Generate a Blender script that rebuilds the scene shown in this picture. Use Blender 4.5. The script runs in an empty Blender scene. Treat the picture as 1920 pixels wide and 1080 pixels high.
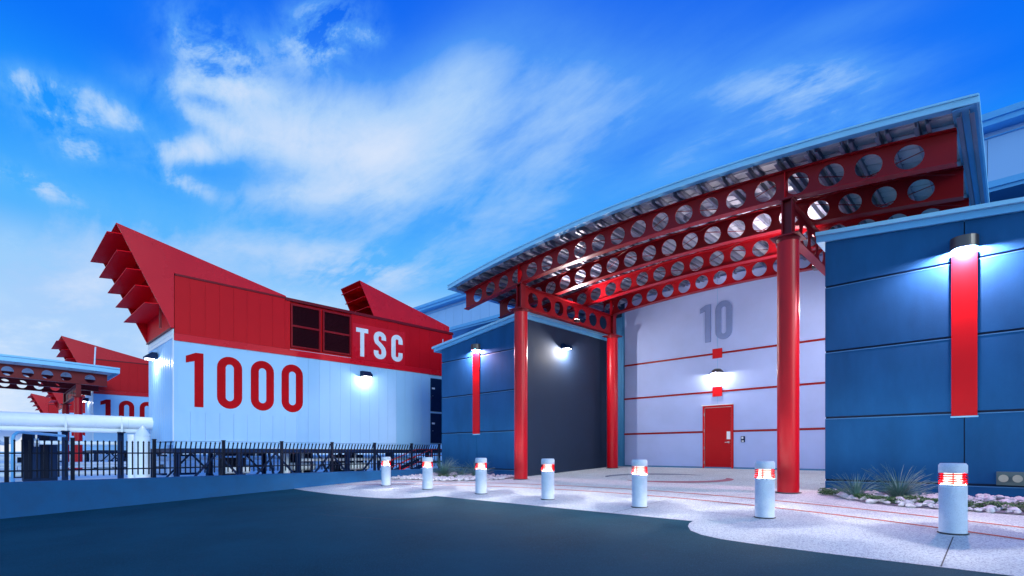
import bpy, math, random
from mathutils import Matrix, Vector
R = math.radians
scene = bpy.context.scene
col = scene.collection
random.seed(11)

# ------------------------------------------------------------------ camera
cam_data = bpy.data.cameras.new('camera')
cam = bpy.data.objects.new('camera', cam_data); col.objects.link(cam)
cam.location = (0, 0, 0); cam.rotation_euler = (R(90), 0, R(44.34))
cam_data.sensor_width = 36.0; cam_data.lens = 18.04; cam_data.shift_y = 0.1604
cam_data.clip_start = 0.05; cam_data.clip_end = 3000
scene.camera = cam

# ------------------------------------------------------------------ exposure
scene.view_settings.view_transform = 'Standard'; scene.view_settings.look = 'None'
scene.view_settings.exposure = 0.0; scene.view_settings.gamma = 1.0
scene.cycles.use_denoising = True
scene.cycles.max_bounces = 6
scene.cycles.sample_clamp_indirect = 4.0

# ------------------------------------------------------------------ node helper
class NT:
    def __init__(s, tree): s.t = tree
    def n(s, kind, **kw):
        nd = s.t.nodes.new(kind)
        for k, v in kw.items():
            if k == 'inp':
                for i, val in v.items(): nd.inputs[i].default_value = val
            else: setattr(nd, k, v)
        return nd
    def l(s, a, b): s.t.links.new(a, b)
    def math(s, op, a, b=None, clamp=False):
        nd = s.t.nodes.new('ShaderNodeMath'); nd.operation = op; nd.use_clamp = clamp
        for i, x in enumerate((a, b)):
            if x is None: continue
            if isinstance(x, (int, float)): nd.inputs[i].default_value = x
            else: s.l(x, nd.inputs[i])
        return nd.outputs[0]
    def dot(s, a, vec):
        nd = s.t.nodes.new('ShaderNodeVectorMath'); nd.operation = 'DOT_PRODUCT'
        s.l(a, nd.inputs[0]); nd.inputs[1].default_value = vec
        return nd.outputs['Value']
    def ramp(s, fac, stops, interp='LINEAR'):
        nd = s.t.nodes.new('ShaderNodeValToRGB'); r = nd.color_ramp; r.interpolation = interp
        while len(r.elements) < len(stops): r.elements.new(0.5)
        for e, (p, c) in zip(r.elements, stops):
            e.position = p; e.color = (c[0], c[1], c[2], 1)
        s.l(fac, nd.inputs[0]); return nd.outputs[0]

# ------------------------------------------------------------------ sky: dusk gradient with thin cloud
world = bpy.data.worlds.new('World'); scene.world = world; world.use_nodes = True
W = NT(world.node_tree); world.node_tree.nodes.clear()
tc = W.n('ShaderNodeTexCoord'); D = tc.outputs['Generated']
sep = W.n('ShaderNodeSeparateXYZ'); W.l(D, sep.inputs[0])
zx, zy, zz = sep.outputs
# the western side (towards -X) glows paler and higher than the eastern
west = W.math('MULTIPLY', zx, -0.5)
el = W.math('SUBTRACT', zz, W.math('MULTIPLY', W.math('ADD', west, -0.36), 0.16))
base = W.ramp(el, [(0.0, (.93, .95, 1.0)), (0.15, (.86, .92, 1.0)), (0.24, (.50, .74, 1.0)), (0.32, (.07, .44, 1.0)),
                   (0.43, (.012, .30, 1.0)), (0.55, (.003, .17, .95)), (0.68, (.003, .13, .88)), (1.0, (.01, .20, .75))], 'EASE')
zc = W.math('ADD', W.math('MAXIMUM', zz, 0.0), 0.10)
cu = W.math('DIVIDE', zx, zc); cv = W.math('DIVIDE', zy, zc)
cmb = W.n('ShaderNodeCombineXYZ'); W.l(cu, cmb.inputs[0]); W.l(cv, cmb.inputs[1])
def cnoise(scale, rot, sx, detail, rough, dist):
    m = W.n('ShaderNodeMapping'); m.inputs['Rotation'].default_value = (0, 0, R(rot)); m.inputs['Scale'].default_value = (sx, 1, 1)
    W.l(cmb.outputs[0], m.inputs[0])
    nz = W.n('ShaderNodeTexNoise', inp={'Scale': scale, 'Detail': detail, 'Roughness': rough, 'Distortion': dist})
    W.l(m.outputs[0], nz.inputs['Vector']); return nz.outputs[0]
n_wisp = cnoise(2.2, 35, 0.35, 12, .62, .5)
n_fine = cnoise(9.0, 20, 0.6, 10, .65, .3)
n_soft = cnoise(1.3, 60, 0.6, 5, .5, .6)
def blob(c, ax, wa, wb, amp, kind):
    c = Vector(c).normalized(); ax = Vector(ax); a = (ax - c * ax.dot(c)).normalized(); b = c.cross(a)
    u = W.math('DIVIDE', W.dot(D, a), wa); v = W.math('DIVIDE', W.dot(D, b), wb)
    r2 = W.math('ADD', W.math('MULTIPLY', u, u), W.math('MULTIPLY', v, v))
    g = W.math('EXPONENT', W.math('MULTIPLY', r2, -1.0))
    g = W.math('MULTIPLY', g, W.math('GREATER_THAN', W.dot(D, c), 0.0))
    if kind == 'fine': k = W.math('MULTIPLY', W.math('SUBTRACT', n_fine, .40), 5.0, True)
    elif kind == 'wisp': k = W.math('MULTIPLY', W.math('ADD', W.math('SUBTRACT', n_wisp, .32), W.math('MULTIPLY', W.math('SUBTRACT', n_fine, .5), .5)), 3.2, True)
    elif kind == 'mix': k = W.math('MULTIPLY', W.math('ADD', W.math('SUBTRACT', n_wisp, .40), W.math('MULTIPLY', W.math('SUBTRACT', n_fine, .42), .6)), 4.0, True)
    else: k = W.math('ADD', W.math('ADD', W.math('MULTIPLY', n_soft, .8), .20), W.math('ADD', W.math('MULTIPLY', W.math('SUBTRACT', n_wisp, .5), 1.7), W.math('MULTIPLY', W.math('SUBTRACT', n_fine, .5), .6)), True)
    return W.math('MULTIPLY', W.math('MULTIPLY', g, k), amp)
SR = Vector((.7152, .6989, 0))      # rightwards along the horizon seen in the photo
def ax(deg): return SR * math.cos(R(deg)) + Vector((0, 0, 1)) * math.sin(R(deg))
blobs = [
    ((-0.809, 0.191, 0.557), (-0.032, 0.033, -0.058), 0.043, 0.027, 0.44, 'fine'),
    ((-0.792, 0.236, 0.563), (0.024, 0.068, 0.006), 0.041, 0.034, 0.61, 'fine'),
    ((-0.812, 0.253, 0.526), (0.022, 0.065, 0.002), 0.039, 0.024, 0.44, 'mix'),
    ((-0.727, 0.335, 0.6), (0.056, 0.066, 0.031), 0.053, 0.029, 0.88, 'fine'),
    ((-0.7, 0.341, 0.627), (0.048, 0.064, 0.018), 0.047, 0.021, 0.53, 'fine'),
    ((-0.681, 0.397, 0.615), (0.025, 0.03, 0.008), 0.023, 0.012, 0.47, 'fine'),
    ((-0.792, 0.305, 0.528), (0.038, 0.173, -0.046), 0.106, 0.052, 0.30, 'mix'),
    ((-0.752, 0.424, 0.505), (0.114, 0.2, -0.0), 0.132, 0.073, 1.15, 'soft'),
    ((-0.746, 0.455, 0.487), (0.047, 0.081, -0.003), 0.054, 0.051, 0.96, 'soft'),
    ((-0.647, 0.521, 0.556), (0.131, 0.08, 0.079), 0.099, 0.062, 1.09, 'soft'),
    ((-0.822, 0.224, 0.524), (0.04, 0.105, 0.017), 0.066, 0.014, 1.13, 'wisp'),
    ((-0.844, 0.221, 0.488), (0.014, 0.103, -0.022), 0.061, 0.015, 0.98, 'wisp'),
    ((-0.872, 0.206, 0.444), (0.038, 0.087, 0.033), 0.057, 0.018, 1.64, 'wisp'),
    ((-0.892, 0.204, 0.404), (0.01, 0.053, -0.004), 0.031, 0.014, 1.46, 'wisp'),
    ((-0.813, 0.321, 0.486), (0.068, 0.184, -0.011), 0.113, 0.037, 0.83, 'wisp'),
    ((-0.797, 0.445, 0.408), (0.197, 0.333, 0.011), 0.222, 0.103, 0.37, 'soft'),
    ((-0.818, 0.384, 0.427), (0.101, 0.17, 0.039), 0.116, 0.021, 0.65, 'wisp'),
    ((-0.859, 0.389, 0.332), (0.081, 0.178, -0.001), 0.113, 0.031, 0.79, 'soft'),
    ((-0.832, 0.459, 0.31), (0.104, 0.169, 0.026), 0.115, 0.033, 0.65, 'mix'),
    ((-0.883, 0.049, 0.467), (0.013, 0.09, 0.014), 0.053, 0.016, 1.27, 'wisp'),
    ((-0.897, 0.068, 0.437), (-0.002, 0.074, -0.015), 0.044, 0.027, 2.18, 'wisp'),
    ((-0.878, 0.12, 0.463), (0.004, 0.057, -0.008), 0.033, 0.017, 1.69, 'wisp'),
    ((-0.909, 0.09, 0.407), (0.007, 0.047, 0.006), 0.028, 0.013, 1.09, 'wisp'),
    ((-0.932, 0.038, 0.36), (-0.001, 0.064, -0.01), 0.038, 0.012, 2.84, 'wisp'),
    ((-0.501, 0.674, 0.543), (0.316, 0.17, 0.089), 0.213, 0.070, 0.47, 'soft'),
    ((-0.523, 0.619, 0.586), (0.082, 0.136, -0.071), 0.100, 0.088, 0.35, 'soft'),
    ((-0.215, 0.821, 0.53), (0.173, 0.061, -0.023), 0.106, 0.027, 0.73, 'wisp'),
    ((-0.222, 0.827, 0.517), (0.203, 0.077, -0.033), 0.127, 0.051, 0.35, 'soft'),
    ((-0.377, 0.793, 0.479), (0.169, 0.062, 0.031), 0.105, 0.044, 0.47, 'soft'),
    ((-0.152, 0.804, 0.574), (0.137, 0.036, -0.013), 0.082, 0.021, 0.26, 'soft'),
    ((-0.198, 0.857, 0.476), (0.186, 0.056, -0.02), 0.112, 0.029, 0.39, 'mix'),
    ((-0.583, 0.683, 0.44), (0.194, 0.128, 0.061), 0.138, 0.065, 0.32, 'soft'),
    ((-0.976, 0.095, 0.193), (0.024, 0.178, 0.028), 0.105, 0.139, 1.17, 'soft'),
    ((-0.94, 0.163, 0.3), (0.061, 0.234, 0.056), 0.143, 0.052, 0.52, 'soft'),
    ((-0.78, 0.46, 0.425), (0.7, 0.7, 0.1), 0.340, 0.160, 0.12, 'soft'),
    ((-0.716, 0.62, 0.322), (0.7, 0.7, 0.1), 0.250, 0.120, 0.20, 'soft'),
    ((-0.92, 0.27, 0.285), (0.7, 0.7, 0.1), 0.300, 0.100, 0.35, 'soft'),
    ((-0.49, 0.673, 0.555), (0.7, 0.7, 0.1), 0.280, 0.130, 0.07, 'soft'),
    # clouds behind the photographer, which only light the place
    ((.6, -.7, .4), ax(5), .6, .22, .8, 'soft'), ((-.7, -.6, .35), ax(5), .5, .2, .8, 'soft'), ((.9, .1, .4), ax(5), .4, .18, .6, 'soft'),
]
acc = None
for bdef in blobs:
    o = blob(*bdef); acc = o if acc is None else W.math('ADD', acc, o)
cl = W.math('SUBTRACT', 1.0, W.math('EXPONENT', W.math('MULTIPLY', acc, -.90)))
mix0 = W.n('ShaderNodeMixRGB'); W.l(W.math('MULTIPLY', cl, 1.8, True), mix0.inputs[0]); W.l(base, mix0.inputs[1]); mix0.inputs[2].default_value = (.16, .50, .97, 1)
mixc = W.n('ShaderNodeMixRGB'); W.l(W.math('MULTIPLY', W.math('SUBTRACT', cl, .26), 1.45, True), mixc.inputs[0]); W.l(mix0.outputs[0], mixc.inputs[1]); mixc.inputs[2].default_value = (.76, .83, .98, 1)
# unseen low sky behind the photographer, brightened to add ambient light
lowb = W.math('MULTIPLY', W.math('SUBTRACT', 0.55, zz), 1.8, True)
back = W.math('MULTIPLY', W.math('ADD', W.dot(D, (.45, -.89, 0)), -.05), 1.0, True)
gl = W.math('MULTIPLY', W.math('MULTIPLY', lowb, back), W.math('GREATER_THAN', zz, -.02))
mixg = W.n('ShaderNodeMixRGB', blend_type='ADD'); W.l(gl, mixg.inputs[0]); W.l(mixc.outputs[0], mixg.inputs[1]); mixg.inputs[2].default_value = (.52, .78, .70, 1)
bg = W.n('ShaderNodeBackground', inp={'Strength': 1.0}); W.l(mixg.outputs[0], bg.inputs[0])
wo = W.n('ShaderNodeOutputWorld'); W.l(bg.outputs[0], wo.inputs[0])

# ------------------------------------------------------------------ sun lamp: added broad fill from behind right, brightening the building faces
def add_light(name, kind, loc, energy, color, size=.05, direction=None, **kw):
    ld = bpy.data.lights.new(name, kind); ld.energy = energy; ld.color = color
    if kind == 'SUN': ld.angle = size
    elif kind != 'AREA': ld.shadow_soft_size = size
    for k, v in kw.items(): setattr(ld, k, v)
    lo = bpy.data.objects.new(name, ld); col.objects.link(lo); lo.location = loc
    if direction is not None: lo.rotation_euler = Vector(direction).to_track_quat('-Z', 'Y').to_euler()
    return lo
add_light('fill_sun', 'SUN', (0, 0, 30), 1.35, (.80, 1.0, .98), R(25), (-.86, .24, -.30))

# ------------------------------------------------------------------ materials
def mat(name, color, rough=.5, metal=0, var=.08, scale=3.0, bump=0.0, bscale=60, spec=.5, coat=0.0, emit=None, estr=0, stretch=None, speck=None):
    m = bpy.data.materials.new(name); m.use_nodes = True; T = NT(m.node_tree)
    b = m.node_tree.nodes['Principled BSDF']
    b.inputs['Roughness'].default_value = rough; b.inputs['Metallic'].default_value = metal
    b.inputs['Specular IOR Level'].default_value = spec
    if coat: b.inputs['Coat Weight'].default_value = coat; b.inputs['Coat Roughness'].default_value = .12
    t = T.n('ShaderNodeTexCoord'); vec = t.outputs['Object']
    if stretch:
        mp = T.n('ShaderNodeMapping'); mp.inputs['Scale'].default_value = stretch; T.l(vec, mp.inputs[0]); vec = mp.outputs[0]
    nz = T.n('ShaderNodeTexNoise', inp={'Scale': scale, 'Detail': 6.0, 'Roughness': .6}); T.l(vec, nz.inputs['Vector'])
    lo = [c * (1 - var) for c in color]; hi = [min(1, c * (1 + var)) for c in color]
    c = T.ramp(nz.outputs[0], [(.3, lo), (.7, hi)])
    if speck:
        scol, sscale, thr = speck
        vo = T.n('ShaderNodeTexVoronoi', inp={'Scale': sscale}); T.l(t.outputs['Object'], vo.inputs['Vector'])
        sp = T.n('ShaderNodeSeparateXYZ'); T.l(vo.outputs['Color'], sp.inputs[0])
        mk = T.math('MULTIPLY', T.math('GREATER_THAN', sp.outputs[0], thr), .75)
        mx = T.n('ShaderNodeMixRGB'); T.l(mk, mx.inputs[0]); T.l(c, mx.inputs[1]); mx.inputs[2].default_value = (*scol, 1); c = mx.outputs[0]
    T.l(c, b.inputs['Base Color'])
    rr = T.math('ADD', T.math('MULTIPLY', nz.outputs[0], .14), rough - .07); T.l(rr, b.inputs['Roughness'])
    if bump:
        bn = T.n('ShaderNodeTexNoise', inp={'Scale': bscale, 'Detail': 4.0}); T.l(vec, bn.inputs['Vector'])
        bp = T.n('ShaderNodeBump', inp={'Strength': bump, 'Distance': .01}); T.l(bn.outputs[0], bp.inputs['Height']); T.l(bp.outputs[0], b.inputs['Normal'])
    if emit: b.inputs['Emission Color'].default_value = (*emit, 1); b.inputs['Emission Strength'].default_value = estr
    return m
M = {}
M['blue_wall'] = mat('blue_stucco', (.013, .100, .250), .8, spec=.12, var=.17, scale=1.6, stretch=(1, 1, .35), bump=.15, bscale=90)
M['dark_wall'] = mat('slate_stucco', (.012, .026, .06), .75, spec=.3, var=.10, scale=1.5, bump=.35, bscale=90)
M['white_wall'] = mat('pale_stucco', (.41, .51, .84), .7, var=.05, scale=1.1, bump=.2, bscale=90)
M['groove'] = mat('joint_reveal', (.004, .02, .06), .8)
M['red'] = mat('red_gloss_paint', (.50, .0010, .010), .34, var=.01, scale=2, spec=.3)
M['red_matte'] = mat('red_satin_paint', (.60, .002, .008), .42, var=.02, scale=2, spec=.2)
M['red_panel'] = mat('red_sheet_metal', (.70, .004, .014), .28, var=.05, scale=.8, spec=.4)
M['dark_red'] = mat('dark_red_steel', (.19, .002, .008), .45, var=.12, scale=4, spec=.3)
M['beam_red'] = mat('deep_red_beam_paint', (.28, .002, .007), .42, var=.03, scale=3, spec=.25)
M['blue_white'] = mat('pale_blue_sheet', (.36, .63, .90), .42, var=.03, scale=.8, spec=.5)
M['white_metal'] = mat('white_sheet', (.82, .86, .90), .30, var=.03, scale=1.2)
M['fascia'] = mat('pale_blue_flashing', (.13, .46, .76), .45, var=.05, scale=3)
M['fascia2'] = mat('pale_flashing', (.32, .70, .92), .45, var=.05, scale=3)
M['trim_and_lit_edge'] = mat('blue_trim_and_lit_edge', (.04, .20, .42), .5, var=.03)
M['door_red'] = mat('deep_red_door_paint', (.46, .001, .006), .35, var=.02, spec=.15)
M['blade_bounce_red'] = mat('red_blade_with_bounce', (.85, .001, .010), .5, var=.01, spec=.08)  # red raised above the other paints, standing in for bounced glow in the scoops
M['galv2'] = mat('galvanised_purlin', (.20, .22, .30), .45, metal=.2, var=.1)
M['galv'] = mat('galvanised_deck', (.60, .62, .68), .5, metal=0, var=.05, scale=6)
M['black_metal'] = mat('black_fence_paint', (.003, .007, .022), .5, spec=.12)
M['navy'] = mat('navy_steel', (.003, .018, .065), .55, var=.15, spec=.15)
M['lowwall'] = mat('blue_painted_concrete', (.003, .088, .24), .85, var=.12, scale=2.5, bump=.3, bscale=40)
M['asphalt'] = mat('asphalt', (.011, .074, .105), .9, spec=.05, var=.22, scale=.7, bump=.8, bscale=170, speck=((.016, .10, .15), 120, .8))
M['sidewalk'] = mat('exposed_aggregate', (.57, .62, .62), .85, var=.09, scale=1.2, bump=.4, bscale=150, speck=((.22, .24, .32), 85, .76))
M['gravelbase'] = mat('bed_soil', (.16, .16, .20), .95, var=.3, scale=12, bump=.8, bscale=60)
M['line'] = mat('terracotta_inlay', (.48, .10, .06), .85, var=.25, scale=8)
M['inlay_grey'] = mat('grey_inlay', (.11, .14, .20), .85, var=.2, scale=8, speck=((.3, .33, .4), 75, .7))
M['inlay_red'] = mat('pink_inlay', (.42, .13, .16), .85, var=.2, scale=8, speck=((.2, .1, .16), 75, .7))
M['joint'] = mat('saw_cut_joint', (.05, .05, .06), .9)
M['concrete_white'] = mat('bollard_concrete', (.60, .68, .78), .75, var=.07, scale=9, bump=.4, bscale=140, speck=((.5, .58, .69), 130, .85))
M['bollard_red'] = mat('red_louvre_ring', (.55, .0006, .0006), .8, var=.02, spec=0)
M['lamp_white'] = mat('lit_lens', (.01, .01, .01), .8, spec=0, emit=(1, .80, .72), estr=2.2)
M['lens'] = mat('lit_lamp_lens', (1, 1, 1), .5, emit=(1, .95, .95), estr=14)
M['bronze'] = mat('dark_bronze', (.12, .10, .10), .35, metal=.7)
M['steel'] = mat('brushed_steel', (.6, .6, .62), .3, metal=.9)
M['number_grey'] = mat('slate_number', (.19, .27, .52), .45)
M['white'] = mat('white_paint', (.82, .84, .88), .4)
M['vent'] = mat('dark_louvre', (.035, .002, .008), .6, spec=.1)
M['number_red'] = mat('red_number_paint', (.50, .001, .006), .6, spec=.1)
M['yard'] = mat('yard_concrete', (.95, .95, .96), .9, var=.06, scale=.3, bump=.2, bscale=30)
M['pipe'] = mat('white_pipe_jacket', (.92, .94, .96), .30, metal=0, var=.03)
M['rock'] = mat('pale_river_rock', (.50, .50, .55), .85, var=.35, scale=14, bump=.4, bscale=30)
M['blade'] = mat('grey_green_blade', (.11, .23, .21), .55, var=.3, scale=6)
M['cover'] = mat('green_ground_cover', (.065, .16, .06), .7, var=.4, scale=12)
M['handrail'] = mat('red_handrail', (.6, .02, .02), .4)
M['big_panel'] = mat('blue_grey_panel', (.36, .58, .80), .5, var=.04, scale=.3)
M['brass'] = mat('brass_fitting', (.45, .42, .36), .35, metal=.8)
M['bronze_plate'] = mat('bronze_plate', (.10, .15, .16), .4, metal=.5)

# ------------------------------------------------------------------ mesh builder
class MB:
    def __init__(s): s.v = []; s.f = []; s.sm = []
    def add(s, vs, fs, smooth=False):
        k = len(s.v); s.v += [tuple(p) for p in vs]
        for f in fs: s.f.append(tuple(i + k for i in f)); s.sm.append(smooth)
        return s
    def box(s, x0, x1, y0, y1, z0, z1):
        x0, x1 = sorted((x0, x1)); y0, y1 = sorted((y0, y1)); z0, z1 = sorted((z0, z1))
        return s.add([(x0, y0, z0), (x1, y0, z0), (x1, y1, z0), (x0, y1, z0), (x0, y0, z1), (x1, y0, z1), (x1, y1, z1), (x0, y1, z1)],
                     [(0, 3, 2, 1), (4, 5, 6, 7), (0, 1, 5, 4), (1, 2, 6, 5), (2, 3, 7, 6), (3, 0, 4, 7)])
    def prism(s, poly, fn0, fn1):
        n = len(poly); a = [fn0(u, v) for u, v in poly]; b = [fn1(u, v) for u, v in poly]
        return s.add(a + b, [tuple(range(n))[::-1], tuple(range(n, 2 * n))] + [(i, (i + 1) % n, n + (i + 1) % n, n + i) for i in range(n)])
    def pX(s, poly, x0, x1): return s.prism(poly, lambda u, v: (x0, u, v), lambda u, v: (x1, u, v))
    def pY(s, poly, y0, y1): return s.prism(poly, lambda u, v: (u, y0, v), lambda u, v: (u, y1, v))
    def pZ(s, poly, z0, z1): return s.prism(poly, lambda u, v: (u, v, z0), lambda u, v: (u, v, z1))
    def tube(s, p, q, r, n=16, r2=None, caps=True):
        p = Vector(p); q = Vector(q); d = (q - p).normalized(); r2 = r if r2 is None else r2
        a = d.orthogonal().normalized(); b = d.cross(a)
        vs = []
        for c, rr in ((p, r), (q, r2)):
            for i in range(n):
                t = 2 * math.pi * i / n; vs.append(c + a * math.cos(t) * rr + b * math.sin(t) * rr)
        s.add(vs, [(i, (i + 1) % n, n + (i + 1) % n, n + i) for i in range(n)], True)
        if caps: s.add(vs, [tuple(range(n))[::-1], tuple(range(n, 2 * n))])
        return s
    def lathe(s, prof, c=(0, 0, 0), n=32, smooth=True):
        vs = []
        for r, z in prof:
            for i in range(n):
                t = 2 * math.pi * i / n; vs.append((c[0] + r * math.cos(t), c[1] + r * math.sin(t), c[2] + z))
        fs = []
        for k in range(len(prof) - 1):
            for i in range(n):
                j = (i + 1) % n; fs.append((k * n + i, k * n + j, (k + 1) * n + j, (k + 1) * n + i))
        return s.add(vs, fs, smooth)
    def bar(s, p, q, w, h=None):
        h = w if h is None else h
        p = Vector(p); q = Vector(q); d = (q - p).normalized()
        up = Vector((0, 0, 1)) if abs(d.z) < .95 else Vector((0, 1, 0))
        a = d.cross(up).normalized() * w / 2; b = a.normalized().cross(d).normalized() * h / 2
        vs = [c + sa * a + sb * b for c in (p, q) for sa, sb in ((-1, -1), (1, -1), (1, 1), (-1, 1))]
        return s.add(vs, [(0, 3, 2, 1), (4, 5, 6, 7), (0, 1, 5, 4), (1, 2, 6, 5), (2, 3, 7, 6), (3, 0, 4, 7)])
    def build(s, name, m, parent=None, bevel=0):
        me = bpy.data.meshes.new(name); me.from_pydata(s.v, [], s.f)
        me.polygons.foreach_set('use_smooth', s.sm)
        me.materials.append(M[m] if isinstance(m, str) else m); me.update()
        o = bpy.data.objects.new(name, me); col.objects.link(o)
        if bevel:
            bv = o.modifiers.new('bevel', 'BEVEL'); bv.width = bevel; bv.segments = 2; bv.limit_method = 'ANGLE'
        if parent is not None: attach(o, parent)
        return o
def root_of(o):
    v = Vector((0, 0, 0))
    while o is not None: v = v + o.location; o = o.parent
    return v
def attach(o, parent):
    o.parent = parent
    L = parent.matrix_world.copy() if parent.parent is None else None
    # all meshes are written in world coordinates and sit at their root's origin
    if parent.type == 'EMPTY': o.matrix_parent_inverse = Matrix.Translation(-parent.location)
def tag(o, label=None, cat=None, group=None, kind=None):
    if label: o['label'] = label
    if cat: o['category'] = cat
    if group: o['group'] = group
    if kind: o['kind'] = kind
    return o
def thing(name, loc, label, cat, group=None):
    o = bpy.data.objects.new(name, None); col.objects.link(o); o.location = loc; o.empty_display_size = .2
    return tag(o, label, cat, group)
def copy_tree(o, parent=None):
    c = o.copy(); col.objects.link(c); c.parent = parent; c.matrix_parent_inverse = o.matrix_parent_inverse.copy()
    for ch in list(o.children): copy_tree(ch, c)
    return c
def G(y): return -1.345 + .0455 * y          # the paved ground rises gently towards the building

# ------------------------------------------------------------------ ground
def sloped(name, poly, lift, m):
    """flat outline laid on the sloping ground"""
    mb = MB(); mb.add([(x, y, G(y) + lift) for x, y in poly], [tuple(range(len(poly)))])
    return mb.build(name, m)
mb = MB()
ys = [-600, -12, 21, 40]; zs = [G(-12), G(-12), G(21), G(21)]
xw = lambda y: -14.5 - .0706 * max(min(y, 21), -12)
mb.add([p for y, z in zip(ys, zs) for p in ((xw(y), y, z), (600, y, z))], [(2 * i, 2 * i + 1, 2 * i + 3, 2 * i + 2) for i in range(3)])
tag(mb.build('asphalt_ground', 'asphalt'), kind='structure')
mb = MB(); YZ = -1.0
mb.add([(-1500, -1200, YZ), (xw(-12) - .25, -1200, YZ), (xw(-12) - .25, -12, YZ), (xw(21) - .25, 21, YZ), (xw(21) - .25, 1200, YZ), (-1500, 1200, YZ)], [(0, 1, 2, 3, 4, 5)])
tag(mb.build('yard_ground', 'yard'), kind='structure')

def arc(cx, cy, r, a0, a1, n):
    return [(cx + r * math.cos(R(a0 + (a1 - a0) * i / n)), cy + r * math.sin(R(a0 + (a1 - a0) * i / n))) for i in range(n + 1)]
edge = [(-14.93, 6.22)]
edge += [(-14.0, 6.15), (-12.4, 6.13), (-11.4, 6.17), (-10.8, 6.24), (-10.3, 6.34), (-9.95, 6.5), (-9.72, 6.75), (-9.60, 7.0), (-9.58, 7.26)]
edge += [(-3.37, 7.25), (-3.33, 7.05), (-3.24, 6.82), (-3.08, 6.56), (-2.85, 6.37), (-2.55, 6.25), (-2.1, 6.19), (-1.4, 6.16), (2, 6.16), (14, 6.16)]
mb = MB(); n = len(edge)
mb.add([(x, y, G(y) + .004) for x, y in edge] + [(x if x > -14.9 else -15.8, 17.6, G(17.6) + .004) for x, y in edge], [(i, i + 1, n + i + 1, n + i) for i in range(n - 1)])
sw = tag(mb.build('sidewalk', 'sidewalk'), kind='structure')
def ribbon(name, pts, w, m, lift=.008):
    """band along a list of points; w may taper"""
    mb = MB(); vs = []
    for i, (x, y) in enumerate(pts):
        a = Vector(pts[max(0, i - 1)]); b = Vector(pts[min(len(pts) - 1, i + 1)]); d = (b - a).normalized(); nn = Vector((-d.y, d.x))
        ww = (w(i / (len(pts) - 1)) if callable(w) else w) / 2
        for s_ in (1, -1): q = Vector((x, y)) + nn * ww * s_; vs.append((q.x, q.y, G(q.y) + lift))
    mb.add(vs, [(2 * i, 2 * i + 1, 2 * i + 3, 2 * i + 2) for i in range(len(pts) - 1)])
    return tag(mb.build(name, m, None), kind='structure')
ribbon('pavement_line', arc(-7, -6.5, 17.0, 121, 52, 60), .075, 'line')
ribbon('pavement_line', arc(-7, -6.5, 16.2, 122, 50, 60), .075, 'line')
def ell(a0, a1, rx, ry, n=40): return [(-7.1 + rx * math.cos(R(a0 + (a1 - a0) * i / n)), 13.5 + ry * math.sin(R(a0 + (a1 - a0) * i / n))) for i in range(n + 1)]
ribbon('pavement_inlay', ell(70, 205, 1.8, 1.15), lambda t: .02 + .42 * math.sin(math.pi * t) ** .8, 'inlay_grey')
ribbon('pavement_inlay', ell(-110, 30, 1.75, 1.15), lambda t: .02 + .42 * math.sin(math.pi * t) ** .8, 'inlay_red')
for x0, y0, x1, y1 in [(-.48, 6.17, -.5, 7.85), (-.5, 8.2, -.52, 9.3), (-4.78, 7.3, -4.8, 9.6), (-9.0, 7.3, -9.1, 9.6), (-2.8, 10.3, -1.9, 9.9), (-3.4, 11.1, -4.6, 9.9), (-13.2, 6.2, -13.2, 9.0)]:
    ribbon('pavement_joint', [(x0, y0), (x1, y1)], .012, 'joint', .007)

rr_ = random.Random(3)
for (xa, ya, xb, yb) in [(-3.4, 3.1, -1.9, 4.6), (-9.5, 4.2, -6.1, 5.1)]:
    ribbon('asphalt_crack', [(xa + (xb - xa) * i / 24 + rr_.uniform(-.02, .02), ya + (yb - ya) * i / 24 + rr_.uniform(-.02, .02)) for i in range(25)], lambda t: .003 + .006 * math.sin(math.pi * t), 'joint', .004)

# ------------------------------------------------------------------ rock beds
bedL = [(-15.35, 9.35), (-14.5, 9.62), (-13.5, 9.7), (-12.5, 9.78), (-11.9, 10.15), (-11.45, 10.6), (-11.2, 11.1), (-11.15, 11.98), (-15.5, 11.98)]
bedR = [(-2.74, 11.98), (-2.72, 11.75), (-2.36, 11.1), (-1.85, 10.5), (-1.2, 10.2), (-.3, 10.16), (1.0, 9.95), (3, 9.4), (6, 8.4), (10, 8.4), (10, 11.98)]
def inside(p, poly):
    x, y = p; c = False; j = len(poly) - 1
    for i in range(len(poly)):
        xi, yi = poly[i]; xj, yj = poly[j]
        if (yi > y) != (yj > y) and x < (xj - xi) * (y - yi) / (yj - yi) + xi: c = not c
        j = i
    return c
t = (1 + 5 ** .5) / 2
ICO = [Vector(v).normalized() for v in [(-1, t, 0), (1, t, 0), (-1, -t, 0), (1, -t, 0), (0, -1, t), (0, 1, t), (0, -1, -t), (0, 1, -t), (t, 0, -1), (t, 0, 1), (-t, 0, -1), (-t, 0, 1)]]
ICF = [(0, 11, 5), (0, 5, 1), (0, 1, 7), (0, 7, 10), (0, 10, 11), (1, 5, 9), (5, 11, 4), (11, 10, 2), (10, 7, 6), (7, 1, 8), (3, 9, 4), (3, 4, 2), (3, 2, 6), (3, 6, 8), (3, 8, 9), (4, 9, 5), (2, 4, 11), (6, 2, 10), (8, 6, 7), (9, 8, 1)]
def subdiv(vs, fs):
    vs = list(vs); cache = {}; out = []
    def mid(a, b):
        k = (min(a, b), max(a, b))
        if k not in cache: cache[k] = len(vs); vs.append(((vs[a] + vs[b]) / 2).normalized())
        return cache[k]
    for a, b, c in fs:
        x, y, z = mid(a, b), mid(b, c), mid(c, a); out += [(a, x, z), (b, y, x), (c, z, y), (x, y, z)]
    return vs, out
IV, IF = subdiv(ICO, ICF)
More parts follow.
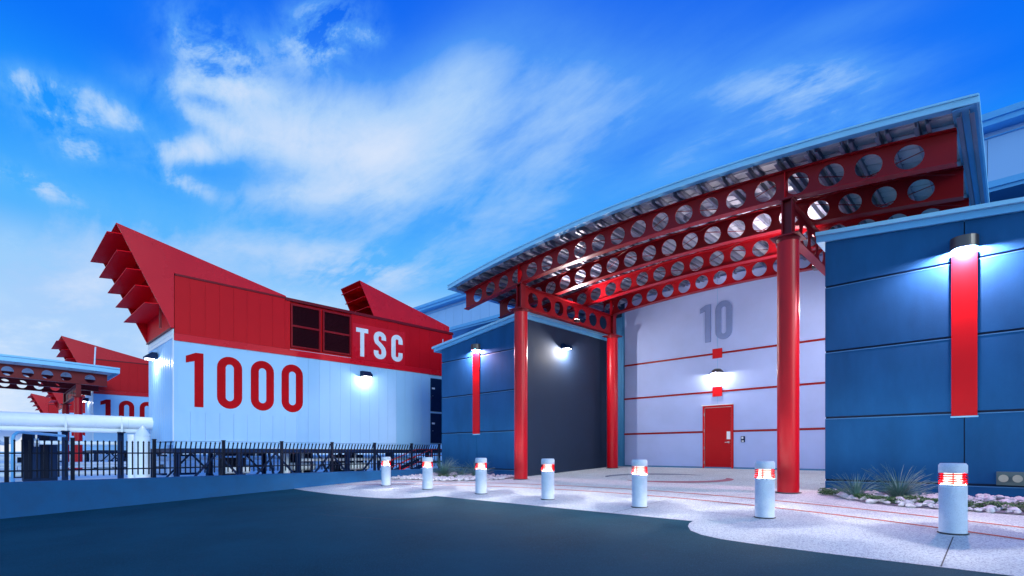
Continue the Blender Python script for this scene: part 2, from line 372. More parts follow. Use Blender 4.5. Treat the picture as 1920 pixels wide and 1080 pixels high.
def rocks(poly, count, x0, x1, y0, y1, name, smin, smax, gap=None):
    mb = MB(); k = 0
    while k < count:
        x = random.uniform(x0, x1); y = random.uniform(y0, y1)
        if not inside((x, y), poly): continue
        if gap and gap(x, y) and random.random() < .8: continue
        s_ = random.uniform(smin, smax) * (1.35 if random.random() < .12 else 1)
        ax_ = Vector((random.uniform(.8, 1.5), random.uniform(.7, 1.1), random.uniform(.5, .8))) * s_
        rot = Matrix.Rotation(random.uniform(0, 6.28), 3, 'Z') @ Matrix.Rotation(random.uniform(-.4, .4), 3, 'X')
        cut = [(Vector((random.uniform(-1, 1), random.uniform(-1, 1), random.uniform(-1, 1))).normalized(), random.uniform(.42, .80)) for _ in range(9)]
        vs = []
        for v in IV:
            q = v.copy()
            for nn, dd in cut:
                e = q.dot(nn)
                if e > dd: q -= nn * (e - dd)
            q = rot @ Vector((q.x * ax_.x, q.y * ax_.y, q.z * ax_.z)); vs.append((x + q.x, y + q.y, G(y) + .02 + s_ * .30 + q.z))
        mb.add(vs, IF, False); k += 1
    return mb.build(name, 'rock')
sloped('planting_bed', bedL, .02, 'gravelbase')['kind'] = 'structure'
sloped('planting_bed', bedR, .02, 'gravelbase')['kind'] = 'structure'
tag(rocks(bedL, 900, -15.4, -11.1, 9.3, 11.9, 'river_rocks', .035, .075), 'pale broken rocks filling the planting bed by the fence end', 'rocks', kind='stuff')
tag(rocks(bedR, 1300, -2.8, 4.5, 9.2, 11.9, 'river_rocks', .035, .085), 'pale broken rocks filling the planting bed under the right blue wall', 'rocks', kind='stuff')

def grass_plant(x, y, h, nb, spread, label):
    mb = MB(); z0 = G(y) + .03
    for i in range(int(nb * 1.35)):
        a = random.uniform(0, 6.28); L = h * random.uniform(.6, 1.25); tilt = random.uniform(.05, 1.0) ** .8 * spread; droop = random.uniform(.1, .9)
        w = random.uniform(.006, .011); d = Vector((math.cos(a), math.sin(a), 0)); sd = Vector((-d.y, d.x, 0))
        p = Vector((x, y, z0)) + d * random.uniform(0, .07); ang = math.pi / 2 - tilt; pts = []
        for k in range(6):
            pts.append(p.copy()); step = L / 5
            p = p + d * math.cos(ang) * step + Vector((0, 0, math.sin(ang) * step)); ang -= droop * .22
        vs = []
        for k, q in enumerate(pts):
            ww = w * (1 - k / 5.2); vs += [q - sd * ww, q + sd * ww + Vector((0, 0, .004))]
        mb.add(vs, [(2 * k, 2 * k + 1, 2 * k + 3, 2 * k + 2) for k in range(5)])
    g = mb.build('grass_plant', 'blade')
    return tag(g, label, 'plant', 'spiky desert grasses in the rock beds')
grass_plant(-14.05, 11.0, .62, 260, 1.15, 'broad grey-green grass clump beside the fence end, left of the red wall strip')
grass_plant(-12.75, 11.35, .58, 150, 1.2, 'sparse grey-green grass clump right of the red strip in the left rock bed')
grass_plant(-13.35, 11.2, .40, 90, 1.2, 'low grass clump between two taller clumps in the left rock bed')
grass_plant(-2.03, 10.95, .46, 130, 1.0, 'smaller pale spiky grass at the left of the right rock bed')
grass_plant(-1.45, 11.25, .58, 190, 1.2, 'large spiky grass against the blue wall in the right rock bed')
def cover(poly, cnt, name_label):
    xs = [p[0] for p in poly]; ys_ = [p[1] for p in poly]; mb = MB(); k = 0
    while k < cnt:
        x = random.uniform(min(xs), max(xs)); y = random.uniform(min(ys_), max(ys_))
        if not inside((x, y), poly): continue
        hh = .05 + .06 * (.5 + .5 * math.sin(x * 9) * math.cos(y * 11)); z = G(y) + random.uniform(.03, 1) * hh + .02
        a = random.uniform(0, 6.28); s_ = random.uniform(.012, .03); e = Vector((math.cos(a), math.sin(a), random.uniform(-.3, .9))).normalized() * s_
        f_ = Vector((-e.y, e.x, random.uniform(-.01, .02))).normalized() * s_ * .45; c = Vector((x, y, z))
        mb.add([c - e, c + f_, c + e, c - f_], [(0, 1, 2, 3)]); k += 1
    tag(mb.build('ground_cover', 'cover'), name_label, 'ground cover', kind='stuff')
def oval(cx, cy, rx, ry, seed):
    rnd = random.Random(seed)
    return [(cx + rx * (1 + rnd.uniform(-.2, .2)) * math.cos(i * .35), cy + ry * (1 + rnd.uniform(-.2, .2)) * math.sin(i * .35)) for i in range(18)]
cover(oval(-2.45, 11.45, .28, .28, 1), 1500, 'green ground cover at the left corner of the right rock bed')
cover(oval(-1.25, 10.72, .75, .26, 2), 5200, 'green ground cover in front of the spiky grasses')
cover(oval(.12, 10.62, .72, .26, 3), 4600, 'green ground cover behind the right-hand bollard')
cover(oval(-13.5, 10.75, .5, .25, 4), 1300, 'green ground cover among the grasses of the left rock bed')

# ------------------------------------------------------------------ glyphs (condensed sign lettering), unit cap height
def stroke_poly(pts, w, closed=False):
    n = len(pts); quads = []; L = []; Rr = []
    for i in range(n):
        a = Vector(pts[i - 1 if (i or closed) else 0]); b = Vector(pts[(i + 1) % n if (i < n - 1 or closed) else n - 1])
        d = (b - a).normalized(); nn = Vector((-d.y, d.x)); p = Vector(pts[i]); L.append(p + nn * w / 2); Rr.append(p - nn * w / 2)
    m = n if closed else n - 1
    return L, Rr, m
def glyph(mb, ch, fn, w=.15):
    """fn(u, v, layer) -> world point, layer 0 back 1 front"""
    def solid(poly): mb.prism(poly, lambda u, v: fn(u, v, 0), lambda u, v: fn(u, v, 1))
    def strip(pts, closed=False):
        L, Rr, m = stroke_poly(pts, w, closed); n = len(pts)
        vs = [fn(p.x, p.y, k) for k in (0, 1) for q in (L, Rr) for p in q]
        fs = []
        for i in range(m):
            j = (i + 1) % n
            fs += [(2 * n + i, 2 * n + j, 3 * n + j, 3 * n + i), (i, j, 2 * n + j, 2 * n + i), (n + j, n + i, 3 * n + i, 3 * n + j), (i, n + i, n + j, j)]
        if not closed: fs += [(0, 2 * n, 3 * n, n), (n - 1, 2 * n - 1, 4 * n - 1, 3 * n - 1)]
        mb.add(vs, fs)
    def a_(cx, cy, r, a0, a1, n=12): return arc(cx, cy, r, a0, a1, n)
    if ch == '1':
        solid([(.135, 0), (.28, 0), (.28, 1), (.155, 1), (0, .925), (0, .80), (.135, .845)]); return .28
    if ch == 'T':
        solid([(.17, 0), (.17 + w, 0), (.17 + w, 1 - w * .92), (.17, 1 - w * .92)]); solid([(0, 1 - w * .92), (.34 + w, 1 - w * .92), (.34 + w, 1), (0, 1)]); return .34 + w
    wd = .44; r = (wd - w) / 2; c = wd / 2
    if ch == '0': strip(a_(c, 1 - w / 2 - r, r, 0, 180) + a_(c, w / 2 + r, r, 180, 360), True); return wd
    if ch == 'C': strip([(c + r, .66)] + a_(c, 1 - w / 2 - r, r, 0, 180) + a_(c, w / 2 + r, r, 180, 360) + [(c + r, .34)]); return wd
    if ch == 'S':
        strip([(c + r, .70)] + a_(c, 1 - w / 2 - r, r, 0, 180) + [(c - r, .70), (c - r * .8, .61), (c, .52), (c + r * .8, .40), (c + r, .30)] + a_(c, w / 2 + r, r, 0, -180) + [(c - r, .30)]); return wd

# ------------------------------------------------------------------ equipment buildings (box on a steel skid with red wind scoops)
X1 = -19.0; X1b = -22.5; Y1 = 4.13; Y1e = 15.4
def panelled(mb, x, y0, y1, z0, z1, pitch=.43, gap=.005, th=.03, first=None):
    y = y0
    while y < y1 - .02:
        e = min(y1, y + pitch); mb.box(x - th, x, y + gap / 2, e - gap / 2, z0, z1); y += pitch
    mb.box(x - th - .02, x - th + .002, y0 + .01, y1 - .01, z0 + .002, z1 - .002)
def wall_lamp(p, n_dir, label, watt, group, lit=True, scale=1.0):
    """box wall pack; n_dir is the outward wall normal"""
    p = Vector(p); nd = Vector(n_dir); sd = Vector((-nd.y, nd.x, 0)) ; k = scale
    t_ = thing('wall_lamp', p, label, 'wall lamp', group)
    mb = MB(); pr = [(0, .16), (.16, .16), (.34, .02), (.34, -.06), (.30, -.06), (.02, -.06), (0, -.06)]
    mb.prism(pr, lambda u, v: p + nd * u * k - sd * .19 * k + Vector((0, 0, v * k)), lambda u, v: p + nd * u * k + sd * .19 * k + Vector((0, 0, v * k)))
    mb.build('housing', 'navy', t_)
    mb = MB(); c = p + nd * .19 * k + Vector((0, 0, -.075 * k))
    q = [c + nd * a * k + sd * b * k for a, b in ((-.12, -.15), (.12, -.15), (.12, .15), (-.12, .15))]
    mb.add([v_ for v_ in q] + [v_ + Vector((0, 0, .014)) for v_ in q], [(3, 2, 1, 0), (4, 5, 6, 7), (0, 1, 5, 4), (1, 2, 6, 5), (2, 3, 7, 6), (3, 0, 4, 7)])
    mb.build('lens', 'lens', t_)
    if lit:
        lo = add_light('lamp_light', 'POINT', c + nd * .06 + Vector((0, 0, -.05)), watt, (1, .95, .93), .04)
        lo.parent = t_; lo.matrix_parent_inverse = Matrix.Translation(-t_.location)
    return t_
def scoop(b, y_pk, z_pk, y_bt, z_bt, y_tl, z_tl, xr, xl, blades, over, yroof, zroof, tail=0):
    s_ = MB(); s_.box(xl + .03, xr - .03, y_bt, y_bt + .03, z_bt, zroof)
    sc_ = s_.build('scoop_back', 'blade_bounce_red', b)
    poly = [(y_pk, z_pk), (y_bt, z_bt), (yroof, z_bt), (yroof, zroof), (y_tl, zroof)] + ([(y_tl, z_tl)] if z_tl > zroof + .02 else [])
    MB().pX(poly, xr, xr + .03).build('side_panel', 'red_panel', b)
    MB().pX(poly, xl, xl - .03).build('side_panel', 'red_panel', b)
    d = Vector((y_tl - y_pk, z_tl - z_pk)); nn = Vector((-d.y, d.x)).normalized() * -.03 * (1 if d.x > 0 else -1)
    MB().pX([(y_pk, z_pk), (y_tl, z_tl), (y_tl + nn.x, z_tl + nn.y - .001), (y_pk + nn.x, z_pk + nn.y)], xl + .001, xr - .001).build('scoop_roof', 'red_panel', b)
    for z in blades:
        f_ = (z_pk - z) / (z_pk - z_bt); ye = y_pk + (y_bt - y_pk) * f_
        MB().pX([(ye - over, z - .012), (ye + .30, z + .06), (ye + .30, z + .085), (ye - over, z + .013)], xl + .004, xr - .004).build('louvre_blade', 'blade_bounce_red', b)
    MB().box(xr - .30, xr - .24, y_bt - .25, y_bt - .19, z_bt, z_bt + .8).build('scoop_strut', 'dark_red', b) if tail == 0 else None
def equipment_building():
    b = thing('equipment_building', (X1, Y1, YZ), 'nearest white and red equipment building, on a steel skid, marked 1000 and TSC', 'building', 'equipment buildings with red wind scoops')
    mb = MB(); panelled(mb, X1, Y1 + .03, 14.05, .36, 3.56); mb.box(X1 - .02, X1 + .012, Y1, Y1 + .03, .36, 3.56)
    # short corrugated end
    n = 46; wv = [(X1 - .04 - (X1 - .04 - X1b) * i / n, Y1 - (.018 if i % 4 in (1, 2) else 0)) for i in range(n + 1)]
    mb.add([(x, y, .36) for x, y in wv] + [(x, y, 3.84) for x, y in wv], [(i, i + 1, n + 1 + i + 1, n + 1 + i) for i in range(n)])
    mb.box(X1b, X1 - .05, Y1 + .02, Y1e, .36, 3.80)
    mb.build('wall', 'blue_white', b)
    mb = MB(); mb.box(X1 - .035, X1 + .012, Y1 - .025, Y1, .36, 3.90); mb.box(X1b - .02, X1 - .04, Y1 - .035, Y1 - .005, 3.62, 3.90); mb.box(X1b - .02, X1 - .04, Y1 - .045, Y1 - .005, 3.74, 3.75)
    mb.build('corner_trim', 'white_metal', b)
    mb = MB(); panelled(mb, X1 + .005, Y1 + .02, 7.78, 3.78, 5.60); panelled(mb, X1 + .005, 10.22, Y1e, 3.78, 5.60, pitch=.55)
    mb.box(X1b, X1 - .06, Y1 + .06, Y1e, 3.80, 5.60)
    mb.build('upper_wall', 'red_matte', b)
    mb = MB(); mb.box(X1 - .03, X1 + .035, Y1 + .005, Y1e, 3.545, 3.77)
    y = Y1 + .2
    while y < Y1e - .1: mb.tube((X1 + .035, y, 3.74), (X1 + .045, y, 3.74), .014, 6); mb.tube((X1 + .035, y + .2, 3.60), (X1 + .045, y + .2, 3.60), .014, 6); y += .43
    mb.build('base_flashing', 'red_panel', b)
    mb = MB(); mb.box(X1b - .03, X1 + .03, Y1 + .03, Y1e + .03, 5.602, 5.66); mb.box(X1 - .02, X1 + .05, 7.6, Y1e + .03, 5.55, 5.599)
    mb.build('roof_coping', 'dark_red', b)
    # louvred vents
    for y0, y1_ in ((7.86, 8.87), (9.08, 10.13)):
        fr = MB(); z0, z1_ = 3.93, 5.41
        for a in ((y0 - .06, y0), (y1_, y1_ + .06)): fr.box(X1 - .02, X1 + .04, a[0], a[1], z0 - .06, z1_ + .06)
        for a in ((z0 - .06, z0), (z1_, z1_ + .06), (4.63, 4.70)): fr.box(X1 - .02, X1 + .035, y0, y1_, a[0], a[1])
        f_ = fr.build('vent_frame', 'beam_red', b)
        lv = MB(); lv.box(X1 - .06, X1 - .03, y0, y1_, z0, z1_); z = z0 + .03
        while z < z1_ - .03:
            if not 4.60 < z < 4.71: lv.box(X1 - .03, X1 + .005, y0, y1_, z, z + .012)
            z += .05
        y = y0 + .05
        while y < y1_: lv.box(X1 - .03, X1 - .005, y, y + .008, z0, z1_); y += .05
        lv.build('louvre_grille', 'vent', f_)
    fl = MB(); fl.box(X1 - .095, X1 - .065, 7.785, 10.215, 3.78, 5.60); fl.build('vent_surround', 'red_matte', b)
    # numbers
    sp = MB(); sp.box(X1 + .001, X1 + .008, 4.24, 8.42, 1.30, 3.47); s_ = sp.build('sign_panel', 'blue_white', b)
    nm = MB(); h = 1.76
    for ch, y, w_ in (('1', 4.46, .50), ('0', 5.36, .78), ('0', 6.42, .78), ('0', 7.47, .78)):
        k = w_ / (.28 if ch == '1' else .44)
        glyph(nm, ch, lambda u, v, l, y=y, k=k: (X1 + .008 + .014 * l, y + u * k, 1.47 + v * h), .148)
    nm.build('number_1000', 'number_red', s_)
    # steel skid
    sk = MB(); sk.box(X1 - .10, X1 - .02, Y1 + .02, 14.05, .13, .345); sk.build('skirt', 'blue_white', b)
    sk = MB(); sk.box(X1 - .16, X1 - .005, Y1 - .02, Y1e, -.02, .125); sk.box(X1b, X1b + .15, Y1 - .02, Y1e, -.02, .125); sk.box(X1b + .15, X1 - .16, Y1 - .02, Y1 + .1, -.02, .125)
    sk.build('skid_beam', 'navy', b)
    for y in (Y1 + .1, 6.1, 8.1, 10.1, 12.1, 14.0):
        for x in (X1 - .08, X1b + .08):
            lg = MB(); lg.box(x - .07, x + .07, y - .012, y + .012, YZ, -.022); lg.box(x - .07, x - .05, y - .07, y + .07, YZ, -.022); lg.box(x + .05, x + .07, y - .07, y + .07, YZ, -.022); lg.box(x - .13, x + .13, y - .13, y + .13, YZ, YZ + .02)
            lg.build('leg', 'navy', b)
    for y in (4.6, 6.5, 8.6, 10.6):
        for x in (X1 - .09, X1b + .2):
            br = MB(); br.bar((x, y, YZ + .05), (x, y + .8, -.04), .06); br.build('brace', 'navy', b)
            br = MB(); br.bar((x, y + 1.6, YZ + .05), (x, y + .8, -.04), .06); br.build('brace', 'navy', b)
    for y in (5.1, 7.3, 9.4): MB().bar((X1 - .2, y, YZ + .05), (X1b + .3, y + .9, -.04), .07).build('brace', 'navy', b)
    # scoops
    scoop(b, 2.67, 6.79, 4.05, 3.93, 7.62, 5.70, X1 + .005, -22.42, (6.47, 5.99, 5.51, 5.06, 4.58), .37, Y1 + .0, 5.66)
    scoop(b, 10.57, 6.98, 11.22, 5.661, 15.2, 5.90, X1 - .01, -20.55, (6.72, 6.36, 5.98), .12, 11.3, 5.661, tail=1)
    MB().box(X1b, X1, Y1 - .10, Y1 + .0, 3.905, 3.93).build('scoop_sill', 'dark_red', b)
    # plant doors at the far end
    fr = MB(); fr.box(X1 - .04, X1 - .02, 14.05, 15.2, .36, 3.54); fr.build('door_surround', 'blue_white', b)
    for z0, z1_ in ((.42, 1.78), (1.87, 3.38)):
        d_ = MB(); d_.box(X1 - .02, X1 + .012, 14.14, 15.1, z0, z1_); dd = d_.build('door', 'navy', b)
        MB().box(X1 + .012, X1 + .018, 14.2, 14.36, z1_ - .5, z1_ - .42).build('door_plate', 'white', dd)
        MB().box(X1 + .012, X1 + .03, 14.22, 14.27, z1_ - .82, z1_ - .78).build('handle', 'steel', dd)
    return b
B1 = equipment_building()
def copy_building(dx, dy, label):
    c = copy_tree(B1); c.location = B1.location + Vector((dx, dy, 0)); c['label'] = label; return c
copy_building(-20.7, .36, 'second red and white equipment building, partly hidden, its number cut off behind the nearest one')
copy_building(-41.4, .6, 'third equipment building, its red scoop blades just showing below the left canopy')
copy_building(-62.1, .9, 'fourth and farthest equipment building, a small cluster of red scoop blades over the white pipe')
# white letters, only on the nearest building
mb = MB(); mb.box(X1 + .006, X1 + .0095, 10.28, 12.75, 3.79, 5.21); tp = mb.build('letter_panel', 'red_panel', B1)
mb = MB()
for ch, y, w_ in (('T', 10.42, .54), ('S', 11.22, .58), ('C', 12.06, .56)):
    k = w_ / ({'T': .34 + .165}.get(ch, .44)); glyph(mb, ch, lambda u, v, l, y=y, k=k: (X1 + .012 + .012 * l, y + u * k, 3.90 + v * 1.15), .165)
mb.build('letters_tsc', 'white', tp)
wall_lamp((X1 + .03, 10.78, 3.13), (1, 0, 0), 'lit box lamp on the long white wall right of the number 1000', 28, 'box lamps on the equipment buildings')
wall_lamp((-21.2, Y1 - .04, 3.26), (0, -1, 0), 'lit box lamp on the corrugated end of the nearest equipment building', 50, 'box lamps on the equipment buildings')
wall_lamp((-41.8, Y1 + .32, 3.26), (0, -1, 0), 'box lamp on the end of the second equipment building behind the left canopy', 8, 'box lamps on the equipment buildings')

# stairs at the far end of the nearest equipment building
st = thing('metal_stairs', (-17.6, 13, YZ), 'metal stairs with red handrails rising to the plant doors by the fence end', 'stairs')
for sx in (-17.4, -18.5):
    MB().bar((sx, 11.4, YZ + .05), (sx, 13.1, -.35), .05, .15).build('stringer', 'navy', st)
    MB().bar((sx, 11.45, -.45), (sx, 13.0, .13), .035).bar((sx, 13.0, .13), (sx, 14.2, .13), .035).bar((sx, 13.0, -.4), (sx, 13.0, .13), .035).bar((sx, 11.45, YZ), (sx, 11.45, -.45), .035).bar((sx, 11.5, -.72), (sx, 13.0, -.14), .03).bar((sx, 13.0, -.14), (sx, 14.2, -.14), .03).build('handrail', 'handrail', st)
for i in range(5): MB().box(-18.48, -17.42, 11.5 + i * .3, 11.76 + i * .3, YZ + .11 + i * .115, YZ + .14 + i * .115).build('tread', 'navy', st)
MB().box(-18.5, -17.38, 13.1, 14.3, -.42, -.38).build('landing', 'navy', st)

# ------------------------------------------------------------------ low wall with fence
def wl(y): return -14.5 - .0706 * y
mb = MB(); y0, y1 = -30, 11.95; WT = -.61
mb.add([(wl(y) + o, y, z) for y in (y0, y1) for o, z in ((0, -2.9), (0, WT - .02), (-.02, WT), (-.23, WT), (-.25, WT - .02), (-.25, -2.9))],
       [(0, 1, 7, 6), (1, 2, 8, 7), (2, 3, 9, 8), (3, 4, 10, 9), (4, 5, 11, 10), (0, 5, 4, 3, 2, 1), (6, 7, 8, 9, 10, 11)])
tag(mb.build('low_wall', 'lowwall'), 'low blue concrete wall running back under the black picket fence', 'wall')
fe = thing('picket_fence', (wl(0) - .12, 0, WT), 'black metal picket fence with outward bent tops standing on the low blue wall', 'fence')
posts = [-5.9, -4.35, -2.8, -1.25, .28, 1.31 + .0, 2.82, 4.37, 5.92, 7.5, 9.05, 10.6, 11.9]
for y in posts:
    x = wl(y) - .12; MB().box(x - .035, x + .035, y - .035, y + .035, WT - .0, .30).box(x - .042, x + .042, y - .042, y + .042, .302, .32).build('post', 'black_metal', fe)
for a, b in zip(posts, posts[1:]):
    mb = MB(); n = max(4, round((b - a) / .111))
    for z in (-.02, -.385): mb.bar((wl(a) - .12, a + .035, z), (wl(b) - .12, b - .035, z), .03)
    for i in range(1, n):
        y = a + (b - a) * i / n; x = wl(y) - .12; w_ = .0135
        bend = .075 if a > 2 else .0
        mb.box(x - w_, x + w_, y - w_, y + w_, -.53, .09)
        vs = [(x + sx * w_ + o, y + sy * w_, z) for z, o in ((.09, 0), (.23, bend)) for sx, sy in ((-1, -1), (1, -1), (1, 1), (-1, 1))]
        mb.add(vs, [(0, 1, 5, 4), (1, 2, 6, 5), (2, 3, 7, 6), (3, 0, 4, 7)])
        mb.add([(x + bend + sx * w_ * 1.6, y + sy * w_ * 1.6, .23) for sx, sy in ((-1, -1), (1, -1), (1, 1), (-1, 1))] + [(x + bend * 1.2, y, .275)], [(3, 2, 1, 0), (0, 1, 4), (1, 2, 4), (2, 3, 4), (3, 0, 4)])
    mb.build('picket_panel', 'black_metal', fe)

# ------------------------------------------------------------------ yard equipment behind the fence
pp = thing('large_pipe', (-22, 0, YZ), 'large white jacketed pipe running level into the nearest equipment building', 'pipe')
mb = MB(); mb.tube((-22, -14, 1.03), (-22, 4.12, 1.03), .215, 28); mb.build('pipe_run', 'pipe', pp)
mb = MB(); mb.tube((-22.05, -14, .74), (-22.05, 3.9, .74), .085, 20); mb.build('lower_pipe', 'pipe', pp)
for y in (-6, -2.2, 1.77, 3.22):
    mb = MB(); mb.lathe([(0, 0)]) if False else None
    n = 24; vs = []
    for yy in (y - .02, y + .02):
        for i in range(n): vs.append((-22 + .225 * math.cos(6.283 * i / n), yy, 1.03 + .225 * math.sin(6.283 * i / n)))
    mb.add(vs, [(i, (i + 1) % n, n + (i + 1) % n, n + i) for i in range(n)]); mb.box(-21.77, -21.75, y - .03, y + .03, .66, 1.03)
    mb.build('strap', 'white', pp)
    mb = MB(); mb.box(-22.02, -21.98, y - .07, y + .07, YZ, .655); mb.box(-22.1, -22.02, y - .075, y - .055, YZ, .655); mb.box(-22.1, -21.9, y + .055, y + .075, YZ, .655); mb.box(-22.2, -21.75, y - .1, y + .1, .656, .69)
    mb.build('support_post', 'navy', pp)
for ya, yb in ((-3.3, -3.28), (3.4, 3.42)): MB().tube((-22, ya, 1.03), (-22, yb, 1.03), .219, 28).build('joint_band', 'white_metal', pp)
tk = thing('vertical_vessel', (-20.8, 3.63, YZ), 'upright white cylinder with conical cap standing in front of the large pipe', 'tank')
MB().lathe([(.225, YZ), (.225, .53)], (-20.8, 3.63, 0), 36).build('shell', 'pipe', tk)
MB().lathe([(.235, .53), (.235, .55), (.015, .91), (0, .91)], (-20.8, 3.63, 0), 36).build('conical_cap', 'white_metal', tk)
mb = MB(); mb.lathe([(.12, YZ), (.12, .60), (.0, .60)], (-21.3, 3.42, 0), 24); tag(mb.build('vertical_pipe', 'pipe'), 'slimmer upright white pipe just left of the cone-capped cylinder', 'pipe')
tp_ = thing('thin_pipe', (-22.3, 1, YZ), 'thin white pipe running level at picket top height with a flanged valve', 'pipe')
MB().tube((-22.3, 1.15, .31), (-22.3, 3.25, .31), .062, 16).build('pipe_run', 'pipe', tp_)
MB().tube((-22.3, 1.05, .31), (-22.3, 1.09, .31), .13, 16).tube((-22.3, 1.12, .31), (-22.3, 1.16, .31), .13, 16).tube((-22.3, 1.1, .31), (-22.3, 1.1, .6), .03, 8).build('valve', 'steel', tp_)
MB().tube((-22.3, 3.25, .31), (-22.3, 3.25, YZ), .062, 16).build('drop_leg', 'pipe', tp_)
du = MB(); du.tube((-23, .50, .60), (-32, .50, .60), .30, 28); tag(du.build('round_duct', 'pipe'), 'round white duct end poking out below the large pipe at the left edge', 'duct')
cb = thing('electrical_cabinet', (-24, 1.3, YZ), 'tall dark ribbed cabinet standing below the large pipe', 'cabinet')
mb = MB(); mb.box(-25, -24.02, .86, 1.74, YZ, .72); mb.build('housing', 'navy', cb)
for i in range(4): MB().box(-24.02, -23.98 + .02 * (i % 2), .88 + i * .215, 1.07 + i * .215, YZ + .1, .68).build('door_panel', 'navy' if i % 2 else 'black_metal', cb)
co = MB()
pts = [(-16.6, .42, YZ), (-16.6, .42, .30), (-16.62, .44, .40), (-16.7, .5, .46), (-16.9, .6, .48), (-20, 1.6, .48)]
for a, b in zip(pts, pts[1:]): co.tube(a, b, .035, 10)
tag(co.build('conduit', 'fascia'), 'blue conduit bending over behind the fence at the left edge', 'conduit')
rnd = random.Random(5)
def skid(x, y, w, d, h, label, nm='pump_skid'):
    s_ = thing(nm, (x, y, YZ), label, 'equipment', 'yard equipment behind the fence')
    MB().box(x - w / 2, x + w / 2, y - d / 2, y + d / 2, YZ, YZ + .12).build('base_frame', 'navy', s_)
    MB().box(x - w * .4, x + w * .1, y - d * .4, y + d * .35, YZ + .12, YZ + h).build('housing', 'black_metal', s_)
    MB().tube((x + w * .3, y - d * .4, YZ + h * .45), (x + w * .3, y + d * .4, YZ + h * .45), h * .17, 14).build('motor', 'navy' if rnd.random() < .5 else 'pipe', s_)
    MB().tube((x + w * .3, y, YZ + .12), (x + w * .3, y, YZ + h * 1.1), .05, 10).tube((x + w * .3 - .09, y, YZ + h * 1.1), (x + w * .3 + .09, y, YZ + h * 1.1), .03, 8).build('valve_stem', 'steel', s_)
    return s_
skid(-20.3, 6.3, 1.1, 1.0, .8, 'dark pump unit under the near end of the first equipment building')
skid(-20.9, 8.9, 1.3, 1.2, .95, 'dark pump unit below the louvred vents of the first equipment building')
skid(-20.6, 11.0, 1.6, 1.5, .9, 'dark pump unit near the red handrails of the stairs')
skid(-27, 6.0, 1.4, 1.4, .9, 'pump unit standing between the first two equipment buildings')
skid(-30, 9.5, 1.6, 1.8, 1.0, 'pump unit farther back between the first two equipment buildings')
skid(-28, 1.2, 1.0, .9, .8, 'pump unit seen behind the left end of the fence')
skid(-41.2, 7.0, 1.6, 2.0, .9, 'pump unit under the second equipment building')
skid(-36.5, 12.5, 1.6, 2.0, 1.1, 'pump unit beyond the second equipment building')
for i, (x, ya, yb, z, r_) in enumerate([(-25.2, -8, 14, -.78, .09), (-25.9, -8, 14, -.45, .07), (-32, -14, 16, -.6, .14), (-19.9, 8.5, 14.5, -.3, .06), (-23.6, 4, 16, -.25, .09), (-45, -10, 20, -.35, .2)]):
    lab = ['white pipe lying lowest along the yard behind the pump units', 'second white ground pipe along the yard, a little higher', 'thick white ground pipe crossing the yard beyond the cabinet',
           'thin pipe slung under the first equipment building', 'white pipe running close behind the first equipment building', 'distant thick pipe crossing the yard under the second equipment building'][i]
    g_ = thing('ground_pipe', (x, (ya + yb) / 2, YZ), lab, 'pipe', 'white pipes along the yard')
    MB().tube((x, ya, z), (x, yb, z), r_, 14).build('pipe_run', 'pipe', g_)
    y = ya + .5
    while y < yb: MB().box(x - .04, x + .04, y - .04, y + .04, YZ, z - r_).build('support', 'navy', g_); y += 3
for i, (x, y, r_, zt) in enumerate([(-20.2, 8.15, .12, .1), (-20.4, 8.65, .07, .1), (-24.5, 5.2, .10, .3), (-26.5, 5.9, .12, -.1)]):
    lab = ['thick white riser pipe under the middle of the first equipment building', 'slim white riser pipe beside the thick one under the first equipment building',
           'white riser pipe just behind the near corner of the first equipment building', 'short white riser pipe beyond the skid legs'][i]
    tag(MB().lathe([(r_, YZ), (r_, zt), (0, zt)], (x, y, 0), 20).build('riser_pipe', 'pipe'), lab, 'pipe', 'white riser pipes')
bx = thing('far_plant', (-70, 5, YZ), 'long low bank of blue-grey plant far across the yard at the horizon', 'equipment')
MB().box(-112, -110, -60, 90, YZ, .1).build('housing', 'big_panel', bx)
MB().box(-109, -108, -60, 90, -.5, -.2).build('pipe_run', 'pipe', bx)

